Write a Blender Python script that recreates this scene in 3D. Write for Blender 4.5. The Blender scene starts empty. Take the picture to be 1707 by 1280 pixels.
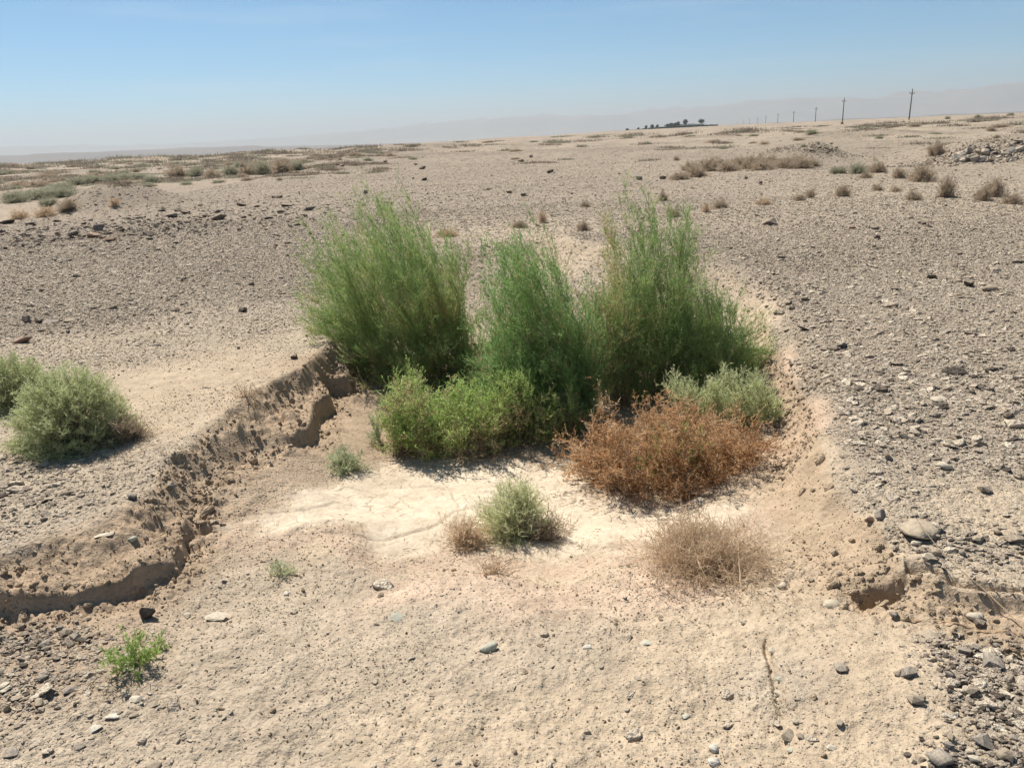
import bpy, bmesh, math, random
import numpy as np
from mathutils import Vector, Matrix

rng = np.random.default_rng(7)
random.seed(7)
sc = bpy.context.scene
R = math.radians

# ------------------------------------------------------------ camera
CAM_H = 1.5
PITCH, ROLL, FPX = R(18.1), R(2.5), 1290.0
cp, sp, cr, sr = math.cos(PITCH), math.sin(PITCH), math.cos(ROLL), math.sin(ROLL)
FWD = np.array([0, cp, -sp]); R0 = np.array([1.0, 0, 0]); U0 = np.array([0, sp, cp])
RIGHT = cr * R0 - sr * U0
UP = sr * R0 + cr * U0
cam_d = bpy.data.cameras.new('camera'); cam = bpy.data.objects.new('camera', cam_d)
sc.collection.objects.link(cam); sc.camera = cam
cam_d.sensor_width = 36.0; cam_d.lens = FPX / 1707 * 36.0
cam_d.clip_start = 0.05; cam_d.clip_end = 60000
M = Matrix(((RIGHT[0], UP[0], -FWD[0], 0), (RIGHT[1], UP[1], -FWD[1], 0),
            (RIGHT[2], UP[2], -FWD[2], CAM_H), (0, 0, 0, 1)))
cam.matrix_world = M

# ------------------------------------------------------------ light
SUN_EL, SUN_AZ = R(56), math.atan2(-0.62, 0.78)
w = bpy.data.worlds.new('World'); sc.world = w; w.use_nodes = True
nt = w.node_tree; nt.nodes.clear()
sky = nt.nodes.new('ShaderNodeTexSky'); sky.sky_type = 'NISHITA'; sky.sun_disc = False
sky.sun_elevation = SUN_EL; sky.sun_rotation = SUN_AZ
sky.altitude = 4500; sky.air_density = 1.0; sky.dust_density = 0.0; sky.ozone_density = 5.5
bg = nt.nodes.new('ShaderNodeBackground'); bg.inputs['Strength'].default_value = 0.063
wo = nt.nodes.new('ShaderNodeOutputWorld')
tint = nt.nodes.new('ShaderNodeMix'); tint.data_type = 'RGBA'; tint.blend_type = 'MULTIPLY'; tint.inputs[0].default_value = 1
tint.inputs[7].default_value = (.58, 1.06, 1.03, 1); nt.links.new(sky.outputs[0], tint.inputs[6]); tcw = nt.nodes.new('ShaderNodeTexCoord'); mpw = nt.nodes.new('ShaderNodeMapping'); mpw.inputs['Scale'].default_value = (1.2, 1.2, 11); nt.links.new(tcw.outputs['Generated'], mpw.inputs[0])
nzw = nt.nodes.new('ShaderNodeTexNoise'); nzw.inputs['Scale'].default_value = 3.2; nzw.inputs['Detail'].default_value = 5; nt.links.new(mpw.outputs[0], nzw.inputs['Vector'])
mrw = nt.nodes.new('ShaderNodeMapRange'); nt.links.new(nzw.outputs['Fac'], mrw.inputs[0]); mrw.inputs[1].default_value = .5; mrw.inputs[2].default_value = .8; mrw.inputs[4].default_value = .28
cld = nt.nodes.new('ShaderNodeMix'); cld.data_type = 'RGBA'; nt.links.new(mrw.outputs[0], cld.inputs[0]); nt.links.new(tint.outputs[2], cld.inputs[6]); cld.inputs[7].default_value = (6.5, 7.2, 7.8, 1)
nt.links.new(cld.outputs[2], bg.inputs['Color']); nt.links.new(bg.outputs[0], wo.inputs['Surface'])
sd = bpy.data.lights.new('sun', 'SUN'); so = bpy.data.objects.new('sun', sd); sc.collection.objects.link(so)
sd.energy = 4.2; sd.angle = R(0.6); sd.color = (1.0, 0.95, 0.87)
ldir = Vector((-math.sin(SUN_AZ) * math.cos(SUN_EL), -math.cos(SUN_AZ) * math.cos(SUN_EL), -math.sin(SUN_EL)))
so.rotation_euler = ldir.to_track_quat('-Z', 'Y').to_euler()
sc.view_settings.view_transform = 'Standard'; sc.view_settings.look = 'None'
sc.view_settings.exposure = 0.86; sc.view_settings.gamma = 1.0
sc.render.engine = 'CYCLES'
cy = sc.cycles
cy.max_bounces = 5; cy.diffuse_bounces = 3; cy.glossy_bounces = 1; cy.transmission_bounces = 2
cy.transparent_max_bounces = 8; cy.volume_bounces = 1
cy.use_denoising = True; cy.denoiser = 'OPENIMAGEDENOISE'; cy.denoising_input_passes = 'RGB_ALBEDO_NORMAL'
cy.sample_clamp_indirect = 4.0

# ------------------------------------------------------------ pixel <-> place helpers
def raydir(px, py):
    return FWD * FPX + RIGHT * (px - 853.5) + UP * (640 - py)
def P(px, py, z=0.0):
    d = raydir(px, py); t = (z - CAM_H) / d[2]
    return np.array([0, 0, CAM_H]) + d * t
def Q(px, py, Y):
    d = raydir(px, py); return np.array([0, 0, CAM_H]) + d * (Y / d[1])
def PX(pts, z=0.0):
    return np.array([P(a, b, z)[:2] for a, b in pts])

# ------------------------------------------------------------ noise
_perm = np.random.default_rng(11).random(65536)
def _h(ix, iy, s):
    n = (ix.astype(np.int64) * 73856093) ^ (iy.astype(np.int64) * 19349663) ^ (s * 83492791)
    n = (n ^ (n >> 13)) * 1274126177
    return _perm[(n ^ (n >> 16)) & 65535]
def vnoise(x, y, s=0):
    xi = np.floor(x); yi = np.floor(y); fx = x - xi; fy = y - yi
    ux = fx * fx * fx * (fx * (fx * 6 - 15) + 10); uy = fy * fy * fy * (fy * (fy * 6 - 15) + 10)
    a = _h(xi, yi, s); b = _h(xi + 1, yi, s); c = _h(xi, yi + 1, s); d = _h(xi + 1, yi + 1, s)
    return (a + (b - a) * ux + (c - a) * uy + (a - b - c + d) * ux * uy) * 2 - 1
def fbm(x, y, f, o=4, s=0, g=0.5):
    r = 0; a = 1.0
    for k in range(o):
        ca, sa = math.cos(0.7 * k + 0.3), math.sin(0.7 * k + 0.3)
        r = r + a * vnoise((x * ca - y * sa) * f + 13.7 * k, (x * sa + y * ca) * f + 5.1 * k, s + k)
        a *= g; f *= 2.03
    return r
def smooth(t):
    t = np.clip(t, 0, 1); return t * t * (3 - 2 * t)

def poly_sd(x, y, pts):
    """signed distance to a closed polygon, positive inside"""
    n = len(pts); d2 = np.full(x.shape, 1e12); ins = np.zeros(x.shape, bool)
    for i in range(n):
        ax, ay = pts[i]; bx, by = pts[(i + 1) % n]
        ex, ey = bx - ax, by - ay; L = ex * ex + ey * ey + 1e-12
        t = np.clip(((x - ax) * ex + (y - ay) * ey) / L, 0, 1)
        d2 = np.minimum(d2, (x - ax - t * ex) ** 2 + (y - ay - t * ey) ** 2)
        c = ((ay > y) != (by > y)) & (x < (bx - ax) * (y - ay) / (by - ay + 1e-12) + ax)
        ins ^= c
    d = np.sqrt(d2); return np.where(ins, d, -d)

def cells(x, y, f, s=0):
    """broken chunks: height of the nearest cell, rounded off towards its edge"""
    X, Y = x * f, y * f; xi, yi = np.floor(X), np.floor(Y)
    d1 = np.full(x.shape, 9.0); d2 = np.full(x.shape, 9.0); val = np.zeros(x.shape)
    for i in (-1, 0, 1):
        for j in (-1, 0, 1):
            cx, cy_ = xi + i, yi + j; px_ = cx + _h(cx, cy_, s); py_ = cy_ + _h(cx, cy_, s + 1); v = _h(cx, cy_, s + 2)
            d = np.hypot(X - px_, Y - py_); n = d < d1
            d2 = np.where(n, d1, np.minimum(d2, d)); val = np.where(n, v, val); d1 = np.where(n, d, d1)
    return (val * 2 - 1) * smooth((d2 - d1) / .25) + .35 * smooth((d2 - d1) / .5) - .2

class Field:
    """smooth blend of values given at places on the ground (compared by bearing and log distance)"""
    def __init__(self, items, pw=2.0, z=-0.1):
        xy = PX([(i[0], i[1]) for i in items], z)
        self.u = np.arctan2(xy[:, 0], xy[:, 1]); self.v = np.log(np.hypot(xy[:, 0], xy[:, 1]))
        self.val = np.array([i[2:] for i in items], float); self.pw = pw
    def __call__(self, x, y):
        u = np.arctan2(x, y); v = np.log(np.hypot(x, y) + 1e-6)
        num = np.zeros(x.shape + (self.val.shape[1],)); den = np.zeros(x.shape)
        for a, b, c in zip(self.u, self.v, self.val):
            wgt = 1.0 / ((u - a) ** 2 + (v - b) ** 2 + 1e-3) ** self.pw
            num += wgt[..., None] * c; den += wgt
        return num / den[..., None]

# ------------------------------------------------------------ terrain shape
RIM = np.vstack([[(-9.0, 2.3), (-4.0, 2.75)], PX([
    (-60, 915), (0, 925), (56, 905), (131, 892), (200, 862), (250, 826), (285, 765), (322, 738), (375, 690), (420, 664),
    (461, 640), (500, 615), (540, 582), (566, 548), (610, 500), (690, 445), (780, 412), (880, 392), (1000, 402),
    (1120, 425), (1220, 446), (1268, 480), (1285, 520), (1300, 560), (1318, 605), (1350, 660), (1372, 710), (1388, 760),
    (1402, 805), (1435, 850), (1480, 900), (1500, 948), (1560, 968), (1640, 984), (1707, 996), (1790, 1012)]),
    [(6.0, 1.9), (9.0, 1.2), (9.0, -8.0), (-9.0, -8.0)]])
FOOT = np.vstack([[(-9.0, 1.9), (-4.0, 2.3)], PX([
    (-60, 1005), (0, 1003), (60, 1006), (130, 1002), (210, 990), (300, 972), (324, 925), (338, 860), (352, 822)], -0.14), PX([
    (420, 775), (490, 752), (516, 738), (538, 712), (553, 676), (540, 652), (560, 650), (586, 648), (590, 625), (585, 600),
    (610, 560), (680, 500), (800, 450), (900, 430), (1010, 440), (1120, 460), (1200, 490), (1240, 530), (1262, 575),
    (1280, 620), (1305, 680), (1290, 740), (1265, 800), (1240, 850), (1270, 900), (1300, 950)], -0.22), PX([(1330, 985),
    (1420, 1035), (1500, 1040), (1560, 1050), (1640, 1085), (1707, 1130)], -0.14),
    [(6.0, 1.2), (9.0, 0.6), (9.0, -8.0), (-9.0, -8.0)]])
# heights of the upper slope, lower drop, widths of both
SHAPE = Field([
    (0, 960, .075, .065, .27, .025), (130, 960, .075, .065, .27, .025), (260, 930, .075, .07, .25, .025), (330, 900, .07, .07, .14, .03),
    (340, 800, .08, .05, .18, .20), (430, 740, .12, .06, .25, .15), (520, 700, .12, .12, .16, .04), (560, 650, .12, .14, .12, .04),
    (640, 520, .12, .12, .6, .5), (800, 440, .15, .12, .9, .8), (1000, 440, .15, .12, .9, .8), (1200, 470, .12, .12, .6, .5),
    (1290, 560, .12, .14, .25, .35), (1330, 660, .12, .13, .18, .35), (1370, 760, .12, .13, .25, .5), (1420, 860, .08, .13, .25, .6),
    (1480, 940, .05, .09, .22, .5), (1520, 970, .05, .05, .05, .2), (1600, 990, .05, .04, .04, .2), (1700, 1010, .05, .04, .05, .2)], 2.0)
FLOOR = Field([  # extra height of the floor, relative to the foot of the walls
    (60, 1060, .0), (60, 1240, .02), (400, 1200, .03), (800, 1240, .04), (1200, 1240, .03), (1500, 1200, .07), (1650, 1150, .08),
    (800, 1050, .02), (1100, 1030, .02), (500, 960, .0), (1350, 1080, .05), (1500, 1080, .06), (1600, 1250, .08),
    (700, 930, -.10), (900, 940, -.11), (1100, 930, -.10), (650, 820, -.14), (900, 850, -.15), (1100, 860, -.14), (1000, 700, -.12),
    (750, 650, -.1), (900, 520, -.05), (1200, 900, -.06), (450, 860, -.05), (560, 800, -.10), (500, 960, -.05)], 2.0, -0.3)
HOLE = PX([(1412, 1022), (1424, 1010), (1450, 1004), (1485, 1006), (1512, 1013), (1500, 1030), (1468, 1038), (1430, 1036)], -0.15)
LEDGE = PX([(1500, 948), (1536, 958), (1570, 968), (1620, 983), (1680, 993), (1790, 1010), (1790, 1022), (1690, 1006), (1630, 997),
            (1575, 985), (1540, 970), (1505, 960)], -0.03)
CRACK = PX([(1252, 1062), (1266, 1090), (1285, 1130), (1293, 1180), (1297, 1230), (1303, 1300)], -0.18)
SILTC = [PX(c, -0.33) for c in (
    [(400, 912), (450, 905), (500, 892), (545, 872), (560, 858), (600, 852)],
    [(560, 935), (650, 930), (720, 905), (760, 862), (800, 850)],
    [(600, 800), (640, 815), (700, 812), (760, 822), (770, 850)],
    [(960, 825), (1010, 832), (1080, 845), (1130, 850)])]
LOW = np.vstack([[(-60, 10.5)], PX([(-40, 378), (0, 372), (60, 362), (110, 352), (200, 336), (290, 318), (390, 300), (500, 283), (570, 268)]),
                 [(-14, 85), (-25, 160), (-260, 160), (-260, 10.5)]])
# mounds: px, py(foot), height, half width, half depth
BUMPS = [(200, 350, .55, 1.35, 1.1), (140, 357, .25, 1.4, 1.0), (1315, 270, .45, 1.7, 1.5), (1380, 266, .5, 1.1, 1.3), (1480, 262, -.3, 3.2, 2.2),
         (1670, 266, .40, 2.2, 1.4), (1740, 260, .5, 2.5, 1.8), (1460, 232, .7, 6, 4), (1560, 262, .28, 1.6, 1.2), (1440, 275, -.25, 2.2, 1.4),
         (530, 283, .25, 3.0, 3.0), (910, 425, .0, .5, .5), (1230, 226, .5, 9, 5), (1600, 215, .5, 10, 8), (650, 255, .5, 12, 6)]
BW = [(P(a, b, 0)[:2], h, sx, sy) for a, b, h, sx, sy in BUMPS]

def seg_dist(x, y, pl):
    d2 = np.full(x.shape, 1e12)
    for (ax, ay), (bx, by) in zip(pl[:-1], pl[1:]):
        ex, ey = bx - ax, by - ay; L = ex * ex + ey * ey
        t = np.clip(((x - ax) * ex + (y - ay) * ey) / L, 0, 1)
        d2 = np.minimum(d2, (x - ax - t * ex) ** 2 + (y - ay - t * ey) ** 2)
    return np.sqrt(d2)

def terrain(x, y):
    """returns height, rubble weight, inside distance"""
    x = np.asarray(x, float); y = np.asarray(y, float)
    r = np.hypot(x, y)
    th = np.arctan2(x, y)
    far = smooth((r - 8) / 40)
    z = 0.02 * fbm(x, y, 0.5, 3, 3) + far * 0.22 * fbm(x, y, 0.06, 3, 9) + far * 0.05 * fbm(x, y, 0.4, 3, 21)
    # the plateau ends and the land falls to the plain
    edge = 95 + 70 * smooth((th + 0.1) / 0.5) + 18 * vnoise(th * 14, th * 0, 5)
    zz = np.clip(r - edge, 0, None)
    kl = smooth((0.25 - th) / 0.55)
    fall = -(3.2 + 13 * kl) * smooth(zz / 800) - (12 + 24 * kl) * smooth((r - 700) / 2300) - (42 - 36 * kl) * smooth((r - 2500) / 6000)
    z = z + fall + smooth((r - 150) / 500) * fbm(x, y, 0.004, 4, 31) * 0.9
    # low wash on the left
    m = (y > 5) & (r < 300)
    if m.any():
        dl = poly_sd(x[m], y[m], LOW)
        z[m] -= 0.75 * smooth((dl + 0.5) / 3.5)
    for c, h, sx, sy in BW:
        z = z + h * np.exp(-(((x - c[0]) / sx) ** 2 + ((y - c[1] - sy * 0.6) / sy) ** 2))
    rub = np.zeros(x.shape); ins = np.full(x.shape, -5.0)
    m = r < 16
    if m.any():
        xm, ym = x[m], y[m]
        wx = 0.06 * fbm(xm, ym, 2.2, 3, 41, .5) ; wy = 0.06 * fbm(xm, ym, 2.2, 3, 47, .5)
        big = 0.07 * vnoise(xm * 1.1, ym * 1.1, 77)
        da = poly_sd(xm + wx * .7, ym + wy * .7, RIM)
        db = poly_sd(xm + wx * .8 + big * .3, ym + wy * .8, FOOT)
        hA, hB, wA, wB = np.moveaxis(SHAPE(xm, ym), -1, 0)
        fl = FLOOR(xm, ym)[..., 0]
        behind = smooth((0.9 - ym) / 1.0)
        sa = smooth((da + wA * .15) / wA); t = np.clip((db + wB) / wB, 0, 1); sb = smooth(t)
        zz = -hA * sa - hB * sb + fl * smooth(db / 0.5)
        rb = smooth((da + 0.02) / 0.05) * (1 - smooth(db / 0.22))
        steep = smooth((0.45 - wA) / 0.25)
        rb = rb * (0.35 + 0.65 * steep) * (1 - .7 * smooth((xm - .7) / .3) * smooth((da - .22) / .12))
        # clods and crumbled soil on the slopes
        n1 = 1 - np.abs(fbm(xm, ym, 4.5, 3, 61, .5)); n2 = fbm(xm, ym, 15, 3, 71, .5)
        zz = zz + rb * (0.15 + 0.85 * steep) * (0.03 * (n1 - .6) + 0.008 * n2 + .020 * cells(xm + .03 * n2, ym + .02 * n1, 7, 301) + .011 * cells(xm + .01 * n2, ym, 19, 311)) * (1 - .75 * (t > .0) * (t < 1))
        zz = zz + (0.0055 * fbm(xm, ym, 20, 3, 81, .6) + 0.007 * fbm(xm, ym, 5, 2, 85)) * (1 - .55 * smooth((fl < -.06) * 1.0))
        # plateau skin stands a little proud and crumbles at the rim
        zz = zz + 0.02 * np.exp(-(da / 0.10) ** 2) * n1 * steep
        dh = poly_sd(xm + wx * .25, ym + wy * .25, HOLE); zz -= 0.15 * smooth(dh / 0.035)
        zz += 0.03 * np.exp(-((dh + 0.06) / 0.05) ** 2) * (dh < 0)
        dd = poly_sd(xm + wx * .3, ym + wy * .3, LEDGE); zz -= 0.07 * smooth(dd / 0.02)
        dc = seg_dist(xm + wx * .9 + .012 * vnoise(xm * 14, ym * 14, 3), ym + wy * .5, CRACK)
        cx = np.interp(ym, CRACK[::-1, 1], CRACK[::-1, 0])
        zz -= 0.032 * np.exp(-(dc / 0.009) ** 2) * smooth(.8 + vnoise(xm * 6, ym * 6, 66))
        zz += 0.02 * smooth((xm - cx) / 0.03) * smooth((1.95 + .5 - ym) / .3) * smooth((2.6 - xm) / 1.5)
        for c in SILTC:
            zz -= 0.010 * np.exp(-(seg_dist(xm + wx * .6, ym + wy * .6, c) / 0.012) ** 2)
        thm = np.arctan2(xm, ym + 1.0); zz += .006 * vnoise(thm * 26, ym * .8, 131) * smooth((3.1 - ym) / .4) * smooth(db / .2) + .003 * vnoise(thm * 70, ym * 1.6, 133) * smooth((3.1 - ym) / .4) * smooth(db / .2)
        z[m] += zz
        rub[m] = rb; ins[m] = da
    return z, rub, ins

def Hs(x, y):
    return float(terrain(np.array([x]), np.array([y]))[0][0])
_T = np.concatenate([np.geomspace(1.2, 12, 360), np.geomspace(12.1, 1500, 500)])
def G(px, py):
    """the point of the ground seen at a pixel"""
    d = raydir(px, py); d = d / np.linalg.norm(d)
    x, y, z = d[0] * _T, d[1] * _T, CAM_H + d[2] * _T
    h = terrain(x, y)[0]; k = np.argmax(z < h)
    if not (z < h).any(): k = len(_T) - 1
    a, b = (_T[k - 1], _T[k]) if k else (_T[0], _T[0])
    t0, t1 = (z - h)[k - 1] if k else 1, (z - h)[k]
    t = a + (b - a) * (t0 / (t0 - t1)) if k and t0 > t1 else b
    gx, gy = d[0] * t, d[1] * t
    return Vector((gx, gy, Hs(gx, gy)))

# ------------------------------------------------------------ materials
def new_mat(name):
    m = bpy.data.materials.new(name); m.use_nodes = True; n = m.node_tree; n.nodes.clear()
    o = n.nodes.new('ShaderNodeOutputMaterial'); b = n.nodes.new('ShaderNodeBsdfPrincipled')
    b.inputs['Roughness'].default_value = 0.95; b.inputs['Specular IOR Level'].default_value = 0.12
    n.links.new(b.outputs[0], o.inputs['Surface']); return m, n, b, o
def N(n, t, **k):
    x = n.nodes.new(t)
    for a, v in k.items(): setattr(x, a, v)
    return x
def mixc(n, fac, a, b, mode='MIX'):
    x = N(n, 'ShaderNodeMix', data_type='RGBA', blend_type=mode)
    for s, v in ((0, fac), (6, a), (7, b)):
        if hasattr(v, 'links') or isinstance(v, bpy.types.NodeSocket): n.links.new(v, x.inputs[s])
        else: x.inputs[s].default_value = v if s == 0 else (*v, 1)
    return x.outputs[2]
def mth(n, op, a, b=0.5, c=None):
    x = N(n, 'ShaderNodeMath', operation=op)
    for i, v in enumerate((a, b, c)):
        if v is None: continue
        if isinstance(v, bpy.types.NodeSocket): n.links.new(v, x.inputs[i])
        else: x.inputs[i].default_value = v
    return x.outputs[0]
def ramp(n, fac, stops, interp='LINEAR'):
    x = N(n, 'ShaderNodeValToRGB'); x.color_ramp.interpolation = interp
    e = x.color_ramp.elements
    while len(e) < len(stops): e.new(0.5)
    for q, (p, c) in zip(e, stops): q.position = p; q.color = (*c, 1) if len(c) == 3 else c
    n.links.new(fac, x.inputs[0]); return x.outputs[0]
def mrange(n, v, a, b, c=0.0, d=1.0):
    x = N(n, 'ShaderNodeMapRange'); n.links.new(v, x.inputs[0])
    for i, k in enumerate((a, b, c, d)): x.inputs[i + 1].default_value = k
    return x.outputs[0]

PEB = [(0.0, (.085, .07, .058)), (.08, (.17, .135, .11)), (.15, (.39, .32, .25)), (.38, (.52, .435, .34)), (.6, (.60, .51, .395)), (.8, (.68, .585, .455)), (1.0, (.76, .68, .55))]

GST = [(0.0, (.12, .10, .085)), (.18, (.19, .16, .13)), (.4, (.27, .225, .175)), (.6, (.34, .285, .22)), (.8, (.42, .36, .28)), (1.0, (.54, .48, .39))]
def ground_material():
    m, n, b, o = new_mat('ground')
    tc = N(n, 'ShaderNodeTexCoord'); pos = tc.outputs['Object']
    soil = N(n, 'ShaderNodeAttribute', attribute_name='soil').outputs['Color']
    grav = N(n, 'ShaderNodeAttribute', attribute_name='gravel').outputs['Fac']
    silt = N(n, 'ShaderNodeAttribute', attribute_name='silt').outputs['Fac']
    cdist = N(n, 'ShaderNodeAttribute', attribute_name='reach').outputs['Fac']
    def noise(scale, det=6, rough=.6):
        x = N(n, 'ShaderNodeTexNoise'); x.inputs['Scale'].default_value = scale
        x.inputs['Detail'].default_value = det; x.inputs['Roughness'].default_value = rough
        n.links.new(pos, x.inputs['Vector']); return x.outputs['Fac']
    def vor(scale, feat='F1', out='Distance'):
        x = N(n, 'ShaderNodeTexVoronoi', feature=feat); x.inputs['Scale'].default_value = scale
        n.links.new(pos, x.inputs['Vector']); return x.outputs[out]
    n1 = noise(1.3); n2 = noise(9, 5); n3 = noise(60, 4); n4 = noise(0.12, 5)
    col = mixc(n, mrange(n, n1, .3, .7, 0, .30), soil, (.30, .225, .155))
    col = mixc(n, 1.0, col, ramp(n, n2, [(.25, (.78, .77, .75)), (.75, (1.16, 1.15, 1.13))]), 'MULTIPLY')
    col = mixc(n, mrange(n, n3, .3, .7, 0, .9), mixc(n, 1.0, col, (.84, .83, .81), 'MULTIPLY'), mixc(n, 1.0, col, (1.1, 1.1, 1.1), 'MULTIPLY'))
    # fine stones lying in the soil: three sizes of cells, each stone its own colour
    def stones(scale, thr, stops=GST):
        vx = N(n, 'ShaderNodeTexVoronoi', feature='F1'); vx.inputs['Scale'].default_value = scale
        n.links.new(pos, vx.inputs['Vector'])
        sep = N(n, 'ShaderNodeSeparateColor'); n.links.new(vx.outputs['Color'], sep.inputs[0])
        c = ramp(n, sep.outputs[0], stops)
        pick = mth(n, 'LESS_THAN', sep.outputs[1], thr)
        rnd = mrange(n, vx.outputs['Distance'], .36, .50, 1, 0)
        return c, mth(n, 'MULTIPLY', pick, rnd), vx.outputs['Distance']
    g1 = mth(n, 'MULTIPLY', grav, 1.0)
    c1, f1, d1 = stones(75, 1.0); f1 = mth(n, 'MULTIPLY', f1, mrange(n, g1, .1, 1, 0, .95))
    thr2 = mrange(n, g1, .1, 1, 0, .75)
    c2, f2, d2 = stones(28, .62); f2 = mth(n, 'MULTIPLY', mth(n, 'MULTIPLY', f2, thr2), 1.2)
    c3, f3, d3 = stones(9, .16, [(0, (.075, .062, .055)), (.5, (.14, .115, .095)), (1, (.26, .21, .16))])
    f3 = mth(n, 'MULTIPLY', mth(n, 'MULTIPLY', f3, mrange(n, cdist, 7, 14)), mrange(n, g1, .2, .6))
    c4, f4, d4 = stones(2.6, .14, [(0, (.10, .085, .07)), (.5, (.17, .14, .11)), (1, (.30, .25, .19))])
    f4 = mth(n, 'MULTIPLY', mth(n, 'MULTIPLY', f4, mrange(n, cdist, 25, 60)), mrange(n, g1, .2, .6))
    fade = mrange(n, cdist, 12, 60, 1, .55)
    col = mixc(n, mth(n, 'MULTIPLY', f1, fade), col, c1)
    col = mixc(n, mth(n, 'MINIMUM', f2, 1.0), col, c2)
    col = mixc(n, f3, col, c3); col = mixc(n, f4, col, c4)
    # far tonal bands of the plain
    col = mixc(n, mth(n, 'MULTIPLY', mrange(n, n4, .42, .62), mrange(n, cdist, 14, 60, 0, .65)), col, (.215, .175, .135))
    # cracked silt crust
    ve = N(n, 'ShaderNodeTexVoronoi', feature='DISTANCE_TO_EDGE'); ve.inputs['Scale'].default_value = 5.5
    wob = N(n, 'ShaderNodeVectorMath', operation='ADD'); nz = N(n, 'ShaderNodeTexNoise'); nz.inputs['Scale'].default_value = 7
    n.links.new(pos, nz.inputs['Vector']); sc_ = N(n, 'ShaderNodeVectorMath', operation='SCALE'); n.links.new(nz.outputs['Color'], sc_.inputs[0]); sc_.inputs[3].default_value = .13
    n.links.new(pos, wob.inputs[0]); n.links.new(sc_.outputs[0], wob.inputs[1]); n.links.new(wob.outputs[0], ve.inputs['Vector'])
    ck = mth(n, 'MULTIPLY', mth(n, 'MULTIPLY', mrange(n, ve.outputs['Distance'], .0, .022, 1, 0), silt), mrange(n, noise(2.2, 2), .44, .58))
    col = mixc(n, mth(n, 'MULTIPLY', ck, .55), col, (.22, .15, .095))
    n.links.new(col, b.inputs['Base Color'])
    # relief
    bh = mth(n, 'MULTIPLY', n3, .011)
    bh = mth(n, 'ADD', bh, mth(n, 'MULTIPLY', n2, .012))
    bh = mth(n, 'ADD', bh, mth(n, 'MULTIPLY', noise(220, 3), .003))
    bh = mth(n, 'ADD', bh, mth(n, 'MULTIPLY', f1, .005)); bh = mth(n, 'ADD', bh, mth(n, 'MULTIPLY', f2, .012))
    bh = mth(n, 'ADD', bh, mth(n, 'MULTIPLY', f3, .05)); bh = mth(n, 'ADD', bh, mth(n, 'MULTIPLY', f4, .12))
    bh = mth(n, 'SUBTRACT', bh, mth(n, 'MULTIPLY', ck, .006))
    bp = N(n, 'ShaderNodeBump'); bp.inputs['Distance'].default_value = 1.0
    st = mrange(n, silt, 0, 1, 1.0, .4); n.links.new(st, bp.inputs['Strength'])
    n.links.new(bh, bp.inputs['Height']); n.links.new(bp.outputs[0], b.inputs['Normal'])
    return m

# ------------------------------------------------------------ ground sheet
def mesh_from(name, verts, faces_idx, face_size, mat=None, smooth_=True):
    me = bpy.data.meshes.new(name)
    nv = len(verts); nf = len(faces_idx) // face_size
    me.vertices.add(nv); me.vertices.foreach_set('co', np.asarray(verts, np.float32).ravel())
    me.loops.add(nf * face_size); me.loops.foreach_set('vertex_index', np.asarray(faces_idx, np.int32).ravel())
    me.polygons.add(nf); me.polygons.foreach_set('loop_start', np.arange(0, nf * face_size, face_size, dtype=np.int32))
    me.update(calc_edges=True)
    if smooth_: me.polygons.foreach_set('use_smooth', np.ones(nf, bool))
    if mat: me.materials.append(mat)
    return me
def link(name, me, parent=None, **props):
    o = bpy.data.objects.new(name, me); sc.collection.objects.link(o)
    if parent: o.parent = parent
    for k, v in props.items(): o[k] = v
    return o

SILT, SAND, TAN, RED, CLOD, GREY, DIM = (.63, .53, .41), (.53, .425, .31), (.48, .395, .30), (.57, .43, .325), (.42, .315, .225), (.42, .34, .265), (.37, .30, .235)
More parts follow.
